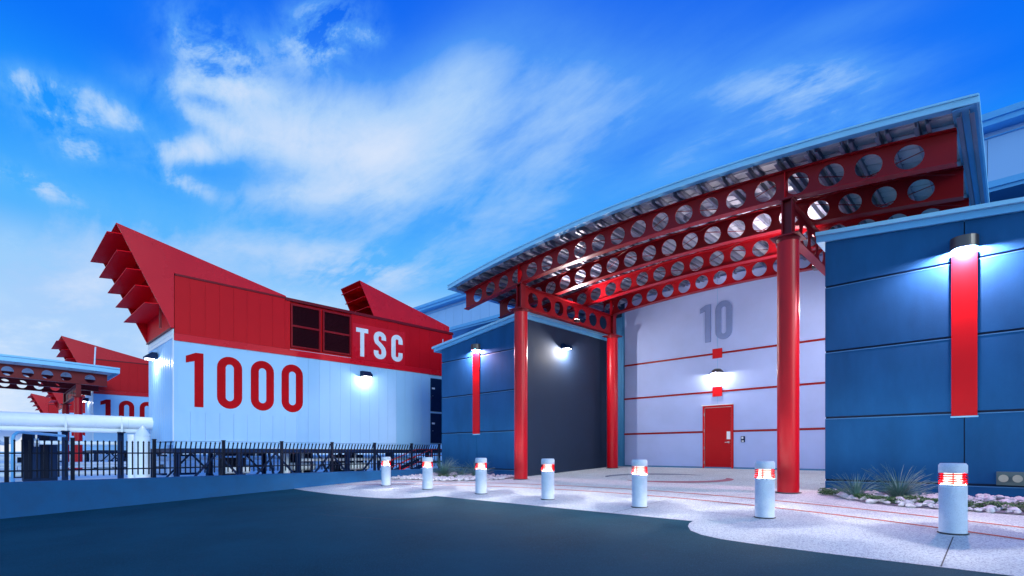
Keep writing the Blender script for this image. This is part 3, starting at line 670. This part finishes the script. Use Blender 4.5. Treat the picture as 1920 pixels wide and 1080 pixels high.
# ------------------------------------------------------------------ perforated (cellular) beams
def cell_beam(L0, L1, centres, r, h, P, thick=.014, fl=.10, flt=.022, name='arch_beam', m='red_matte', parent=None, seg=24):
    """P(s, t, v): along, across, up-from-bottom -> world"""
    mb = MB(); cs = [c for c in sorted(centres) if c - r > L0 + .01 and c + r < L1 - .01]
    spans = []; last = L0; hw = r * 1.25
    for c in cs:
        if c - hw > last + 1e-4: spans.append(('solid', last, c - hw))
        spans.append(('cell', max(last, c - hw), c + hw, c)); last = c + hw
    if last < L1: spans.append(('solid', last, L1))
    for sp in spans:
        if sp[0] == 'solid':
            a, b = sp[1], sp[2]
            if b - a < 1e-3: continue
            for t_, fl_ in ((-thick / 2, 0), (thick / 2, 1)):
                q = [P(a, t_, flt), P(b, t_, flt), P(b, t_, h - flt), P(a, t_, h - flt)]
                mb.add(q, [(0, 1, 2, 3) if not fl_ else (3, 2, 1, 0)])
        else:
            _, a, b, c = sp; cz = h / 2; inn = []; out = []
            for i in range(seg):
                th = 2 * math.pi * i / seg; dx, dz = math.cos(th), math.sin(th); inn.append((c + r * dx, cz + r * dz))
                k = min(((b - c) if dx > 0 else (c - a)) / abs(dx) if abs(dx) > 1e-6 else 1e9, (h / 2 - flt) / abs(dz) if abs(dz) > 1e-6 else 1e9)
                out.append((c + k * dx, cz + k * dz))
            cor = [(b, h - flt), (a, h - flt), (a, flt), (b, flt)]
            for t_ in (-thick / 2, thick / 2):
                vs = [P(u, t_, v) for u, v in inn] + [P(u, t_, v) for u, v in out]
                fs = [(i, (i + 1) % seg, seg + (i + 1) % seg, seg + i) for i in range(seg)]
                k0 = len(vs); vs += [P(u, t_, v) for u, v in cor]
                # corner triangles
                for ci, (u, v) in enumerate(cor):
                    for i in range(seg):
                        j = (i + 1) % seg; (u1, v1), (u2, v2) = out[i], out[j]
                        if (abs(u1 - u) < 1e-5 and abs(v2 - v) < 1e-5) or (abs(v1 - v) < 1e-5 and abs(u2 - u) < 1e-5):
                            if (abs(u1 - u2) > 1e-5 and abs(v1 - v2) > 1e-5): fs.append((seg + i, seg + j, k0 + ci))
                mb.add(vs, fs)
            vs = [P(u, -thick / 2, v) for u, v in inn] + [P(u, thick / 2, v) for u, v in inn]
            mb.add(vs, [(i, seg + i, seg + (i + 1) % seg, (i + 1) % seg) for i in range(seg)], True)
    n = max(1, int((L1 - L0) / .4))
    for v0, v1 in ((0, flt), (h - flt, h)):
        vs = []
        for i in range(n + 1):
            s_ = L0 + (L1 - L0) * i / n
            for t_, v in ((-fl, v0), (fl, v0), (fl, v1), (-fl, v1)): vs.append(P(s_, t_, v))
        fs = [(0, 1, 2, 3), (4 * n + 3, 4 * n + 2, 4 * n + 1, 4 * n)]
        for i in range(n):
            for k in range(4): fs.append((4 * i + k, 4 * i + 4 + k, 4 * i + 4 + (k + 1) % 4, 4 * i + (k + 1) % 4))
        mb.add(vs, fs)
    return mb.build(name, m, parent)

# ------------------------------------------------------------------ entrance canopy
CX = -7.02
can = thing('entrance_canopy', (CX, 14, G(14)), 'arched red steel entrance canopy with perforated beams over the door marked 10', 'canopy', 'arched canopies on red columns')
arch = lambda x: -.0114 * (x - CX) ** 2
BB = 5.30; BH = .58
for y in (11.4, 13.0, 14.7, 16.4):
    x0, x1 = (-13.32, -.68) if y < 14 else (-11.15, -2.9)
    if y == 14.7: x0, x1 = -13.32, -.68
    cs = [CX + .3 + .6 * k for k in range(-11, 11)]
    b_ = cell_beam(x0, x1, [c for c in cs if abs(c - CX) < 5.9 and min(abs(c + 10.74), abs(c + 3.28)) > .1], .215, BH, lambda s_, t_, v, y=y: (s_, y + t_, BB + arch(s_) + v), parent=can, m='beam_red')
for xc in (-10.76, -3.28):
    # side beam along the depth, bearing on the column caps
    cell_beam(11.52, 16.28, [11.95 + .64 * k for k in range(7)], .235, .70, lambda s_, t_, v, xc=xc: (xc + t_, s_, 4.40 + v), name='side_beam', parent=can, m='beam_red', fl=.09)
    for y in (11.4, 16.4):
        c_ = MB(); c_.lathe([(.202, G(y) + .0), (.202, 4.33)], (xc, y, 0), 48)
        c_.box(xc - .24, xc + .24, y - .24, y + .24, G(y) - .02, G(y) + .006) if False else None
        cc = c_.build('column', 'red', can)
        MB().lathe([(.204, G(y) - .02), (.25, G(y) + .012), (.204, G(y) + .02)], (xc, y, 0), 40).build('base_grout', 'joint', cc)
        cp = MB(); cp.box(xc - .27, xc + .27, y - .27, y + .27, 4.33, 4.36); cp.lathe([(.202, 4.26), (.225, 4.33)], (xc, y, 0), 32); cp.build('cap_plate', 'dark_red', cc)
        s_ = MB(); zt = BB + arch(xc)
        s_.box(xc - .10, xc - .08, y - .10, y + .10, 4.362, zt); s_.box(xc + .08, xc + .10, y - .10, y + .10, 4.362, zt); s_.box(xc - .08, xc + .08, y - .01, y + .01, 4.362, zt)
        s_.box(xc - .13, xc + .13, y - .13, y + .13, zt - .03, zt - .002)
        s_.build('post_stub', 'dark_red', can)
        s_ = MB(); s_.box(xc - .05, xc - .03, y - .095, y + .095, zt + .024, zt + BH - .03); s_.build('stiffener', 'red_matte', can)
for xc in (-10.76, -3.28):
    for y in (13.0, 14.7):
        zt = BB + arch(xc); s_ = MB(); s_.box(xc - .07, xc + .07, y - .01, y + .01, 5.105, zt - .002); s_.box(xc - .07, xc - .055, y - .07, y + .07, 5.105, zt - .002); s_.build('post_stub', 'dark_red', can)
# purlins: paired channels running back under the deck
x = -13.25
while x < -.5:
    z = BB + BH + arch(x) + .004; y0, y1 = 10.98, 17.3
    p_ = MB()
    for s_ in (-1, 1):
        p_.box(x + s_ * .05 - .004, x + s_ * .05 + .004, y0, y1, z, z + .152); p_.box(x + s_ * .05, x + s_ * .11, y0, y1, z, z + .006); p_.box(x + s_ * .05, x + s_ * .11, y0, y1, z + .146, z + .152)
    p_.build('purlin', 'galv2', can)
    for y in (11.4, 13.0, 14.7):
        q = MB(); q.box(x - .09, x + .09, y - .085, y + .085, z - .012, z - .001) if False else None
    x += .552
TOP = BB + BH + .20
xs_ = [-13.63 + 13.24 * i / 48 for i in range(49)]
mb = MB(); ny = 130; vs = []; yy = []
y = 10.92
while y < 17.45: yy += [(y, 0), (y + .24, 0), (y + .25, .018), (y + .29, .018), (y + .30, 0)]; y += .30
for yv, dz in yy:
    for x in xs_: vs.append((x, yv, TOP + arch(x) - .040 + dz))
nx = len(xs_)
fs = [(j * nx + i, j * nx + i + 1, (j + 1) * nx + i + 1, (j + 1) * nx + i) for j in range(len(yy) - 1) for i in range(nx - 1)]
mb.add(vs, fs); mb.build('roof_deck', 'galv', can)
mb = MB(); vs = []
for x in xs_:
    for yv, zv in ((10.86, 0), (17.5, 0), (17.5, .03), (10.86, .03)): vs.append((x, yv, TOP + arch(x) + zv))
mb.add(vs, [(4 * i + k, 4 * i + (k + 1) % 4, 4 * i + 4 + (k + 1) % 4, 4 * i + 4 + k) for i in range(nx - 1) for k in range(4)] + [(0, 1, 2, 3), (4 * nx - 1, 4 * nx - 2, 4 * nx - 3, 4 * nx - 4)])
rf = mb.build('roof_skin', 'fascia2', can)
def curved_strip(y0, y1, z0, z1, m, nm):
    mb = MB(); vs = []
    for x in xs_:
        for yv, zv in ((y0, z0), (y1, z0), (y1, z1), (y0, z1)): vs.append((x, yv, TOP + arch(x) + zv))
    mb.add(vs, [(4 * i + k, 4 * i + 4 + k, 4 * i + 4 + (k + 1) % 4, 4 * i + (k + 1) % 4) for i in range(nx - 1) for k in range(4)] + [(3, 2, 1, 0), (4 * nx - 4, 4 * nx - 3, 4 * nx - 2, 4 * nx - 1)])
    return mb.build(nm, m, can)
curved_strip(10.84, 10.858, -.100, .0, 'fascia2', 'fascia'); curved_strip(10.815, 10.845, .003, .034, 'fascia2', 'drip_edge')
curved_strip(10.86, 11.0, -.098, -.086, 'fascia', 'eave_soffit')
for x in (-13.63, -.41):
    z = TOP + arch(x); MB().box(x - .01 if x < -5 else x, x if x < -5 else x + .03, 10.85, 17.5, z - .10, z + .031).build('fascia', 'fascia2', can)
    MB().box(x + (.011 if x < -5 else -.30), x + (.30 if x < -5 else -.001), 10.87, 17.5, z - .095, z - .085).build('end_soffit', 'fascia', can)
# crossed tie rods under the deck
for xa, xb in ((-13.2, -10.8), (-10.7, -8.3), (-8.3, -5.8), (-5.8, -3.3), (-3.2, -.8)):
    for ya, yb in ((11.45, 12.95), (13.05, 14.65), (14.75, 16.35)):
        MB().tube((xa, ya, BB + arch(xa) + .45), (xb, yb, BB + arch(xb) + .45), .009, 6).build('tie_rod', 'dark_red', can)
        MB().tube((xa, yb, BB + arch(xa) + .47), (xb, ya, BB + arch(xb) + .47), .009, 6).build('tie_rod', 'dark_red', can)

# ------------------------------------------------------------------ entrance building
EB = thing('entrance_building', (CX, 17.5, G(17.5)), 'blue stucco entrance building with stepped bays and a pale recessed wall marked 10', 'building')
ZR = [-.575, .70, 2.05, 3.38]; YB = 12.05
def bay(x0, x1, joints, top, y=YB, m='blue_wall', dep=.04, zr=ZR, zb=None, gap=.028, yb=17.4):
    """stucco panels with open reveals; top(x) is the sloping head"""
    mb = MB(); xs = [x0] + joints + [x1]
    for a, b in zip(xs, xs[1:]):
        a_, b_ = (a + .008 if a != x0 else a), (b - .008 if b != x1 else b); lv = [(zb if zb is not None else G(y) - .1)] + zr
        for i, z in enumerate(lv):
            z0 = z + (gap if i else 0)
            if i < len(lv) - 1: mb.box(a_, b_, y, y + dep, z0, lv[i + 1] - gap)
            else: mb.pY([(a_, z0), (b_, z0)] + [(a_ + (b_ - a_) * (1 - k / 8), top(a_ + (b_ - a_) * (1 - k / 8))) for k in range(9)], y, y + dep)
    return mb
slope = lambda x: 4.99 - .108 * abs(x - CX)
capz = lambda x: slope(x) - .20
for nm, x0, x1, j in (('left', -15.5, -11.32, [-13.52]), ('right', -2.77, 12.0, [-.62, 2.6, 5.8, 9.0])):
    bay(x0, x1, j, capz).build('wall', 'blue_wall', EB)
    c_ = MB(); c_.pY([(x0 + .004, G(11) - .2), (x1 - .004, G(11) - .2), (x1 - .004, capz(x1) - .01), (x0 + .004, capz(x0) - .01)], YB + .041, YB + .30); c_.build('wall_core', 'groove', EB)
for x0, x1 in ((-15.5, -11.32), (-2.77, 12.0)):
    for z in ZR: MB().box(x0, x1, YB - .004, YB + .035, z - .0275, z - .012).build('lit_groove_edge', 'trim_and_lit_edge', EB)  # paler strip below each groove paints in its lit lower edge
# side returns of the recess
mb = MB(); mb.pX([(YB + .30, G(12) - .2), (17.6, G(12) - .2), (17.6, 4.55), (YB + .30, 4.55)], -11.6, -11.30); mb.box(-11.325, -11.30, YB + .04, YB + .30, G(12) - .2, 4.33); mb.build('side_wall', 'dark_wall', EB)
mb = MB(); mb.pX([(YB + .30, G(12) - .2), (17.6, G(12) - .2), (17.6, 4.55), (YB + .30, 4.55)], -2.79, -2.5); mb.build('side_wall', 'white_wall', EB)
MB().box(-15.5, -15.2, YB + .3, 17.6, YZ, 3.9).build('side_wall', 'blue_wall', EB)
def cap_roof(x0, x1, x2):
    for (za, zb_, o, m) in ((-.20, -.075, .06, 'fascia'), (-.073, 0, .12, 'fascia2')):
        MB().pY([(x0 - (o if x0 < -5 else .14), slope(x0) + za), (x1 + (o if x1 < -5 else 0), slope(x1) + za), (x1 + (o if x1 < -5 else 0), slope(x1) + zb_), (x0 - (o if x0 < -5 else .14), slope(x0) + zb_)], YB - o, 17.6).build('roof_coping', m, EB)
cap_roof(-15.85, -11.30, 0); cap_roof(-2.78, 12, 0)
# red accent strips on the bays
for xc in (-13.52, -.62):
    mb = MB(); mb.box(xc - .172, xc + .172, YB - .03, YB - .001, .645, 3.50); s_ = mb.build('accent_strip', 'red_matte', EB)
    mb = MB(); mb.box(xc - .185, xc + .185, YB - .022, YB - .002, .615, .642); mb.build('strip_trim', 'fascia2', s_)
# pale recessed door wall
YD = 17.45; XL = -10.86; dz = [.705, 2.07, 3.37]
mb = MB(); top = lambda x: BB + BH + .10 + arch(x)
xs = [(XL, -7.735, 0), (-7.735, -6.68, 1), (-6.68, -2.79, 0)]
lv = [G(YD) + .05] + dz
for a, b, dr in xs:
    for i, z in enumerate(lv):
        z0 = z + (.035 if i else 0)
        if dr and i == 0: continue
        if dr and i == 1: z0 = 1.60
        spl = [(a, b)] if not dr or i == 1 else [(a, -7.226), (-7.214, b)]
        if i == len(lv) - 1 and not dr: spl = [(a, b)]
        for p_, q_ in spl:
            if i < len(lv) - 1: mb.box(p_, q_, YD - .03, YD, z0, lv[i + 1] - .035)
            else: mb.pY([(p_, z0), (q_, z0)] + [(p_ + (q_ - p_) * (1 - k / 12), top(p_ + (q_ - p_) * (1 - k / 12))) for k in range(13)], YD - .03, YD)
mb.build('wall', 'white_wall', EB)
mb = MB(); mb.box(-11.31, -2.79, YD + .002, YD + .25, G(YD) - .2, 5.55); mb.build('wall_core', 'groove', EB)
for z in dz:
    for a, b in (((XL - .02, -7.735), (-6.685, -2.8)) if z < 1 else ((XL - .02, -2.8),)):
        MB().box(a, b, YD - .042, YD - .001, z - .030, z + .030).build('red_reveal', 'beam_red', EB)
MB().box(-11.30, -10.99, YD - .05, YD, G(YD), 5.3).box(-10.985, XL - .005, YD - .04, YD, G(YD), 5.5).build('pilaster', 'trim_and_lit_edge', EB)
for z in (3.37, 2.07): MB().box(-7.385, -7.055, YD - .058, YD - .043, z - .165, z + .165).build('red_square', 'red_matte', EB)
MB().box(XL, -2.79, YD - .045, YD - .002, G(YD), G(YD) + .045).build('base_trim', 'trim_and_lit_edge', EB)
# door
dr = MB(); dr.box(-7.66, -6.76, YD - .025, YD + .02, G(YD) + .04, 1.525); door = dr.build('door', 'door_red', EB)
fr = MB(); fr.box(-7.73, -7.675, YD - .06, YD, G(YD) + .0, 1.60); fr.box(-6.745, -6.69, YD - .06, YD, G(YD), 1.60); fr.box(-7.675, -6.745, YD - .06, YD, 1.54, 1.60); fr.build('door_frame', 'red_matte', door)
MB().box(-7.76, -6.66, YD - .09, YD - .061, 1.601, 1.63).build('drip_cap', 'white', door)
MB().box(-7.673, -7.662, YD - .03, YD - .002, G(YD) + .04, 1.535).box(-6.758, -6.747, YD - .03, YD - .002, G(YD) + .04, 1.535).box(-7.66, -6.76, YD - .03, YD - .002, 1.527, 1.538).build('weather_seal', 'steel', door)
for z in (1.3, .75, .15, -.35): MB().tube((-7.668, YD - .065, z - .05), (-7.668, YD - .065, z + .05), .012, 8).build('hinge', 'steel', door)
MB().tube((-6.83, YD - .03, .335), (-6.83, YD - .09, .335), .03, 12).tube((-6.83, YD - .08, .335), (-6.95, YD - .08, .335), .013, 8).build('handle', 'steel', door)
MB().box(-6.91, -6.79, YD - .031, YD - .026, .44, .70).build('notice', 'white', door)
MB().box(-7.66, -6.76, YD - .04, YD + .02, G(YD) + .005, G(YD) + .035).build('threshold', 'steel', door)
# number 10 on the pale wall
mb = MB()
glyph(mb, '1', lambda u, v, l: (-7.82 + u * 1.32, YD - .031 - .03 * l, 3.79 + v * 1.30), .148)
glyph(mb, '0', lambda u, v, l: (-7.28 + u * 1.26, YD - .031 - .03 * l, 3.82 + v * 1.30), .148)
mb.build('number_10', 'number_grey', EB)
MB().box(-7.225, -7.215, YD - .0315, YD - .030, 1.63, 5.6).build('wall_joint', 'fascia', EB)
# card reader by the door
kp = thing('card_reader', (-6.37, YD, .42), 'small grey card reader with keypad on the pale wall right of the red door', 'card reader')
MB().box(-6.43, -6.31, YD - .07, YD - .031, .33, .53).build('housing', 'navy', kp, .006)
MB().box(-6.41, -6.35, YD - .074, YD - .0705, .44, .51).box(-6.405, -6.335, YD - .074, YD - .0705, .35, .385).build('screen', 'white', kp)
# fire-connection plate
fc = thing('fire_hose_connection', (0, YB, -.44), 'bronze plate with two round brass hose caps low on the right blue wall', 'hose connection')
MB().box(-.21, .25, YB - .03, YB - .001, -.56, -.33).build('plate', 'bronze_plate', fc, .004)
for x in (-.12, .05):
    cp = MB(); cp.tube((x, YB - .03, -.44), (x, YB - .10, -.44), .05, 20).tube((x, YB - .10, -.44), (x, YB - .125, -.44), .062, 20); cc = cp.build('hose_cap', 'brass', fc)
    MB().box(x - .045, x + .045, YB - .137, YB - .126, -.448, -.432).build('cap_lug', 'brass', cc)

def half_drum_lamp(x, z, label, watt):
    t_ = thing('wall_lamp', (x, YB, z), label, 'wall lamp', 'half-round lamps over the red strips')
    mb = MB(); n = 18; r = .195; vs = []
    for rr in (r, r - .012):
        for zz_ in (0, .20):
            for i in range(n + 1):
                a = math.pi * i / n; vs.append((x + rr * math.cos(a), YB - .002 - rr * math.sin(a), z + zz_))
    k = n + 1
    fs = []
    for i in range(n): fs += [(i, i + 1, k + i + 1, k + i), (2 * k + i + 1, 2 * k + i, 3 * k + i, 3 * k + i + 1), (i + 1, i, 2 * k + i, 2 * k + i + 1), (k + i, k + i + 1, 3 * k + i + 1, 3 * k + i)]
    mb.add(vs, fs)
    mb.add([(x + (r - .012) * math.cos(math.pi * i / n), YB - .002 - (r - .012) * math.sin(math.pi * i / n), z + .18) for i in range(n + 1)], [tuple(range(n + 1))])
    mb.build('shade', 'bronze', t_)
    mb = MB(); mb.add([(x + (r - .03) * math.cos(math.pi * i / n), YB - .012 - (r - .03) * math.sin(math.pi * i / n), z + .075) for i in range(n + 1)] + [(x + (r - .03) * math.cos(math.pi * i / n), YB - .012 - (r - .03) * math.sin(math.pi * i / n), z + .09) for i in range(n + 1)], [tuple(range(n + 1)), tuple(range(n + 1, 2 * n + 2))] + [(i, i + 1, n + 2 + i, n + 1 + i) for i in range(n)])
    mb.build('lens', 'lens', t_)
    lo = add_light('lamp_light', 'POINT', (x, YB - .15, z + .03), watt, (1, .55, .68), .03); lo.parent = t_; lo.matrix_parent_inverse = Matrix.Translation(-t_.location)
half_drum_lamp(-13.52, 3.58, 'lit half-round lamp above the red strip on the left blue wall', 480)
half_drum_lamp(-.62, 3.58, 'lit half-round lamp above the red strip on the right blue wall', 800)

# lamp over the door
dl = thing('door_lamp', (-7.22, YD, 2.75), 'lit dome hooded lamp on the pale wall above the red door', 'wall lamp')
mb = MB(); n = 20; prof = [(.02, .17), (.10, .16), (.17, .11), (.21, .03), (.215, 0)]; vs = []
for r_, z_ in prof:
    for i in range(n + 1):
        a = math.pi * i / n; vs.append((-7.22 + r_ * math.cos(a), YD - .032 - r_ * 1.25 * math.sin(a), 2.68 + z_))
mb.add(vs, [(k * (n + 1) + i, k * (n + 1) + i + 1, (k + 1) * (n + 1) + i + 1, (k + 1) * (n + 1) + i) for k in range(4) for i in range(n)], True); mb.build('hood', 'bronze', dl)
MB().box(-7.33, -7.11, YD - .17, YD - .05, 2.73, 2.745).build('lens', 'lens', dl)
lo = add_light('lamp_light', 'POINT', (-7.22, YD - .16, 2.68), 95, (1, .95, .93), .04); lo.parent = dl; lo.matrix_parent_inverse = Matrix.Translation(-dl.location)
# flood lamps on the side walls of the recess
def side_lamp(x, nd, label, watt):
    t_ = wall_lamp((x, 14.15, 3.66), (nd, 0, 0), label, watt, 'flood lamps in the recess', scale=.8)
side_lamp(-11.29, 1, 'bright flood lamp on the dark side wall of the recess', 240)
side_lamp(-2.80, -1, 'flood lamp on the right side wall of the recess, behind the front column', 330)
# up-lights sitting on the side beams
for i, (x, sg) in enumerate(((-10.60, 1), (-3.42, -1))):
    t_ = thing('up_light', (x, 14.0, 4.42), ['small up-light fixed inside the left perforated side beam', 'small up-light fixed inside the right perforated side beam'][i], 'lamp', 'up-lights on the side beams')
    MB().box(x - .06, x + .06, 13.9, 14.1, 4.42, 4.50).build('housing', 'bronze', t_)
    MB().box(x - .045, x + .045, 13.92, 14.08, 4.501, 4.512).build('lens', 'lens', t_)
    lo = add_light('lamp_light', 'SPOT', (x + sg * .12, 14.0, 4.60), 360, (1, .86, .90), .10, (sg * .70, -.25, .70), spot_size=R(140), spot_blend=.35); lo.parent = t_; lo.matrix_parent_inverse = Matrix.Translation(-t_.location)

# ------------------------------------------------------------------ buildings behind
bw = thing('warehouse', (-5, 35, G(21)), 'tall pale blue metal-clad warehouse with a level eave behind the entrance building', 'building')
mb = MB(); x = -44
mb.box(-44, 40, 30.1, 60, G(21), 13.9)
while x < 40: mb.box(x + .012, x + 1.188, 30, 30.1, G(21), 13.4); x += 1.2
mb.build('wall', 'big_panel', bw)
MB().box(-44.2, 40.2, 29.4, 60, 13.72, 14.2).box(-44.2, 40.2, 29.3, 29.4, 13.95, 14.22).build('roof', 'fascia', bw)
MB().box(-44, 40, 29.9, 30.0, 13.42, 13.46).build('eave_trim', 'fascia', bw)
lb = thing('rear_wing', (-5, 24, G(21)), 'low dark rear wing with a projecting pale blue roof edge between entrance building and warehouse', 'building')
MB().box(-25.5, 40, 22, 29.9, YZ + .02, 7.40).build('wall', 'dark_wall', lb)
MB().box(-26, 40, 20, 29.9, 7.42, 7.68).box(-26, 40, 19.93, 20, 7.52, 7.70).build('roof', 'fascia', lb)
mb = MB(); mb.box(-15.5, 12, 17.62, 21.9, G(17.6), 4.2); mb.build('main_body', 'blue_wall', EB)

# ------------------------------------------------------------------ canopy across the yard
lc = thing('yard_canopy', (-36, -1.5, YZ), 'smaller red perforated-beam canopy across the yard at the left edge', 'canopy', 'arched canopies on red columns')
A2 = lambda y: -.0038 * (y + 1.5) ** 2
for xb in (-34, -37, -40):
    cell_beam(-7.4, 4.41, [3.71, 2.78, 2.08, 1.38, .68, -.02, -.72, -1.42, -2.12, -2.82, -3.5, -4.2, -4.9, -5.6], .215, .62, lambda s_, t_, v, xb=xb: (xb + t_, s_, 3.56 + A2(s_) + v), parent=lc, m='dark_red')
for yc in (3.25, -6.2):
    cell_beam(-40, -34.12, [-34.6 - .75 * k for k in range(8)][::-1], .2, .58, lambda s_, t_, v, yc=yc: (s_, yc + t_, 2.86 + v), name='side_beam', parent=lc, m='dark_red')
    for xc in (-34, -40):
        c_ = MB(); c_.lathe([(.17, YZ), (.17, 2.80)], (xc, yc, 0), 32); cc = c_.build('column', 'red', lc)
        MB().box(xc - .25, xc + .25, yc - .25, yc + .25, 2.80, 2.84).build('cap_plate', 'dark_red', cc)
        MB().box(xc - .08, xc + .08, yc - .10, yc + .10, 2.842, 3.46).build('post_stub', 'dark_red', lc)
ysl = [-8 + 12.86 * i / 24 for i in range(25)]
def ystrip(x0, x1, z0, z1, m, nm):
    mb = MB(); vs = []
    for y in ysl:
        for xv, zv in ((x0, z0), (x1, z0), (x1, z1), (x0, z1)): vs.append((xv, y, 4.50 + A2(y) + zv))
    n_ = len(ysl); mb.add(vs, [(4 * i + k, 4 * i + (k + 1) % 4, 4 * i + 4 + (k + 1) % 4, 4 * i + 4 + k) for i in range(n_ - 1) for k in range(4)] + [(0, 1, 2, 3), (4 * n_ - 1, 4 * n_ - 2, 4 * n_ - 3, 4 * n_ - 4)])
    return mb.build(nm, m, lc)
ystrip(-41, -33.5, -.06, 0, 'galv', 'roof_deck'); ystrip(-33.50, -33.42, -.24, -.04, 'fascia2', 'fascia'); ystrip(-33.46, -33.36, -.035, .05, 'fascia2', 'drip_edge'); ystrip(-41, -33.47, .003, .03, 'fascia2', 'roof_skin')
MB().box(-41, -33.5, 4.80, 4.86, 4.1, 4.32).build('fascia', 'fascia', lc)
for y in range(-7, 5): MB().box(-40.9, -33.6, y * 1.0 - .03, y * 1.0 + .03, 4.30 + A2(y), 4.43 + A2(y)).build('purlin', 'galv', lc)
tag(MB().tube((-34.6, 3.95, 4.4), (-34.6, 4.0, 5.55), .035, 8).build('vent_pipe', 'white'), 'thin white vent pipe standing on the roof edge of the yard canopy', 'pipe')
tag(MB().tube((-15.75, 12.3, 4.02), (-15.75, 12.3, 4.36), .018, 8).build('vent_pipe', 'white'), 'short thin white rod standing at the left roof corner of the entrance building', 'pipe')

# ------------------------------------------------------------------ bollard lights
def bollard():
    y = 8.1; z0 = G(y); c = (-.52, y, z0)
    b = thing('bollard_light', c, 'x', 'bollard', 'lit bollards along the drive')
    MB().lathe([(.134, -.05), (.134, .575), (.130, .592), (.05, .592)], c, 40).build('shaft', 'concrete_white', b)
    MB().lathe([(.135, .0), (.152, .012), (.135, .018)], c, 40).build('base_grout', 'joint', b)
    MB().lathe([(.05, .728), (.132, .728), (.137, .733), (.137, .82), (.120, .845), (.0, .847)], c, 40).build('cap', 'concrete_white', b)
    for k in range(5):
        z = .600 + k * .0275
        MB().lathe([(.123, z + .001), (.138, z - .004), (.138, z + .006), (.123, z + .010), (.123, z + .001)], c, 36).build('louvre_ring', 'bollard_red', b)
    MB().lathe([(.085, .592), (.085, .728)], c, 24).build('lamp', 'lamp_white', b)
    for k in range(4):
        a = math.pi / 2 * k + .785; lo = add_light('lamp_light', 'POINT', (c[0] + .104 * math.cos(a), c[1] + .104 * math.sin(a), z0 + .6335), 58, (1, .95, .95), .006)
        lo.parent = b; lo.matrix_parent_inverse = Matrix.Translation(-b.location)
    for k in range(3):
        a = 2.1 * k + .6; MB().tube((c[0] + .12 * math.cos(a), c[1] + .12 * math.sin(a), z0 + .59), (c[0] + .12 * math.cos(a), c[1] + .12 * math.sin(a), z0 + .73), .006, 6).build('rod', 'bollard_red', b)
    return b
B = bollard()
spots = [(-.52, 'nearest and largest lit white bollard, at the right in front of the rock bed'), (-2.65, 'lit white bollard in front of the right red column'),
         (-4.75, 'lit white bollard left of the red door, third from the right'), (-6.88, 'lit white bollard in front of the dark recess wall, middle of the row'),
         (-8.93, 'lit white bollard just left of the left front red column'), (-11.02, 'lit white bollard beside the first grass clump, second from the left'),
         (-13.03, 'farthest lit white bollard, nearest the low blue wall and fence')]
for i, (x, lab) in enumerate(spots):
    b = B if i == 0 else copy_tree(B)
    b.location = (x, 8.1, G(8.1)); b['label'] = lab
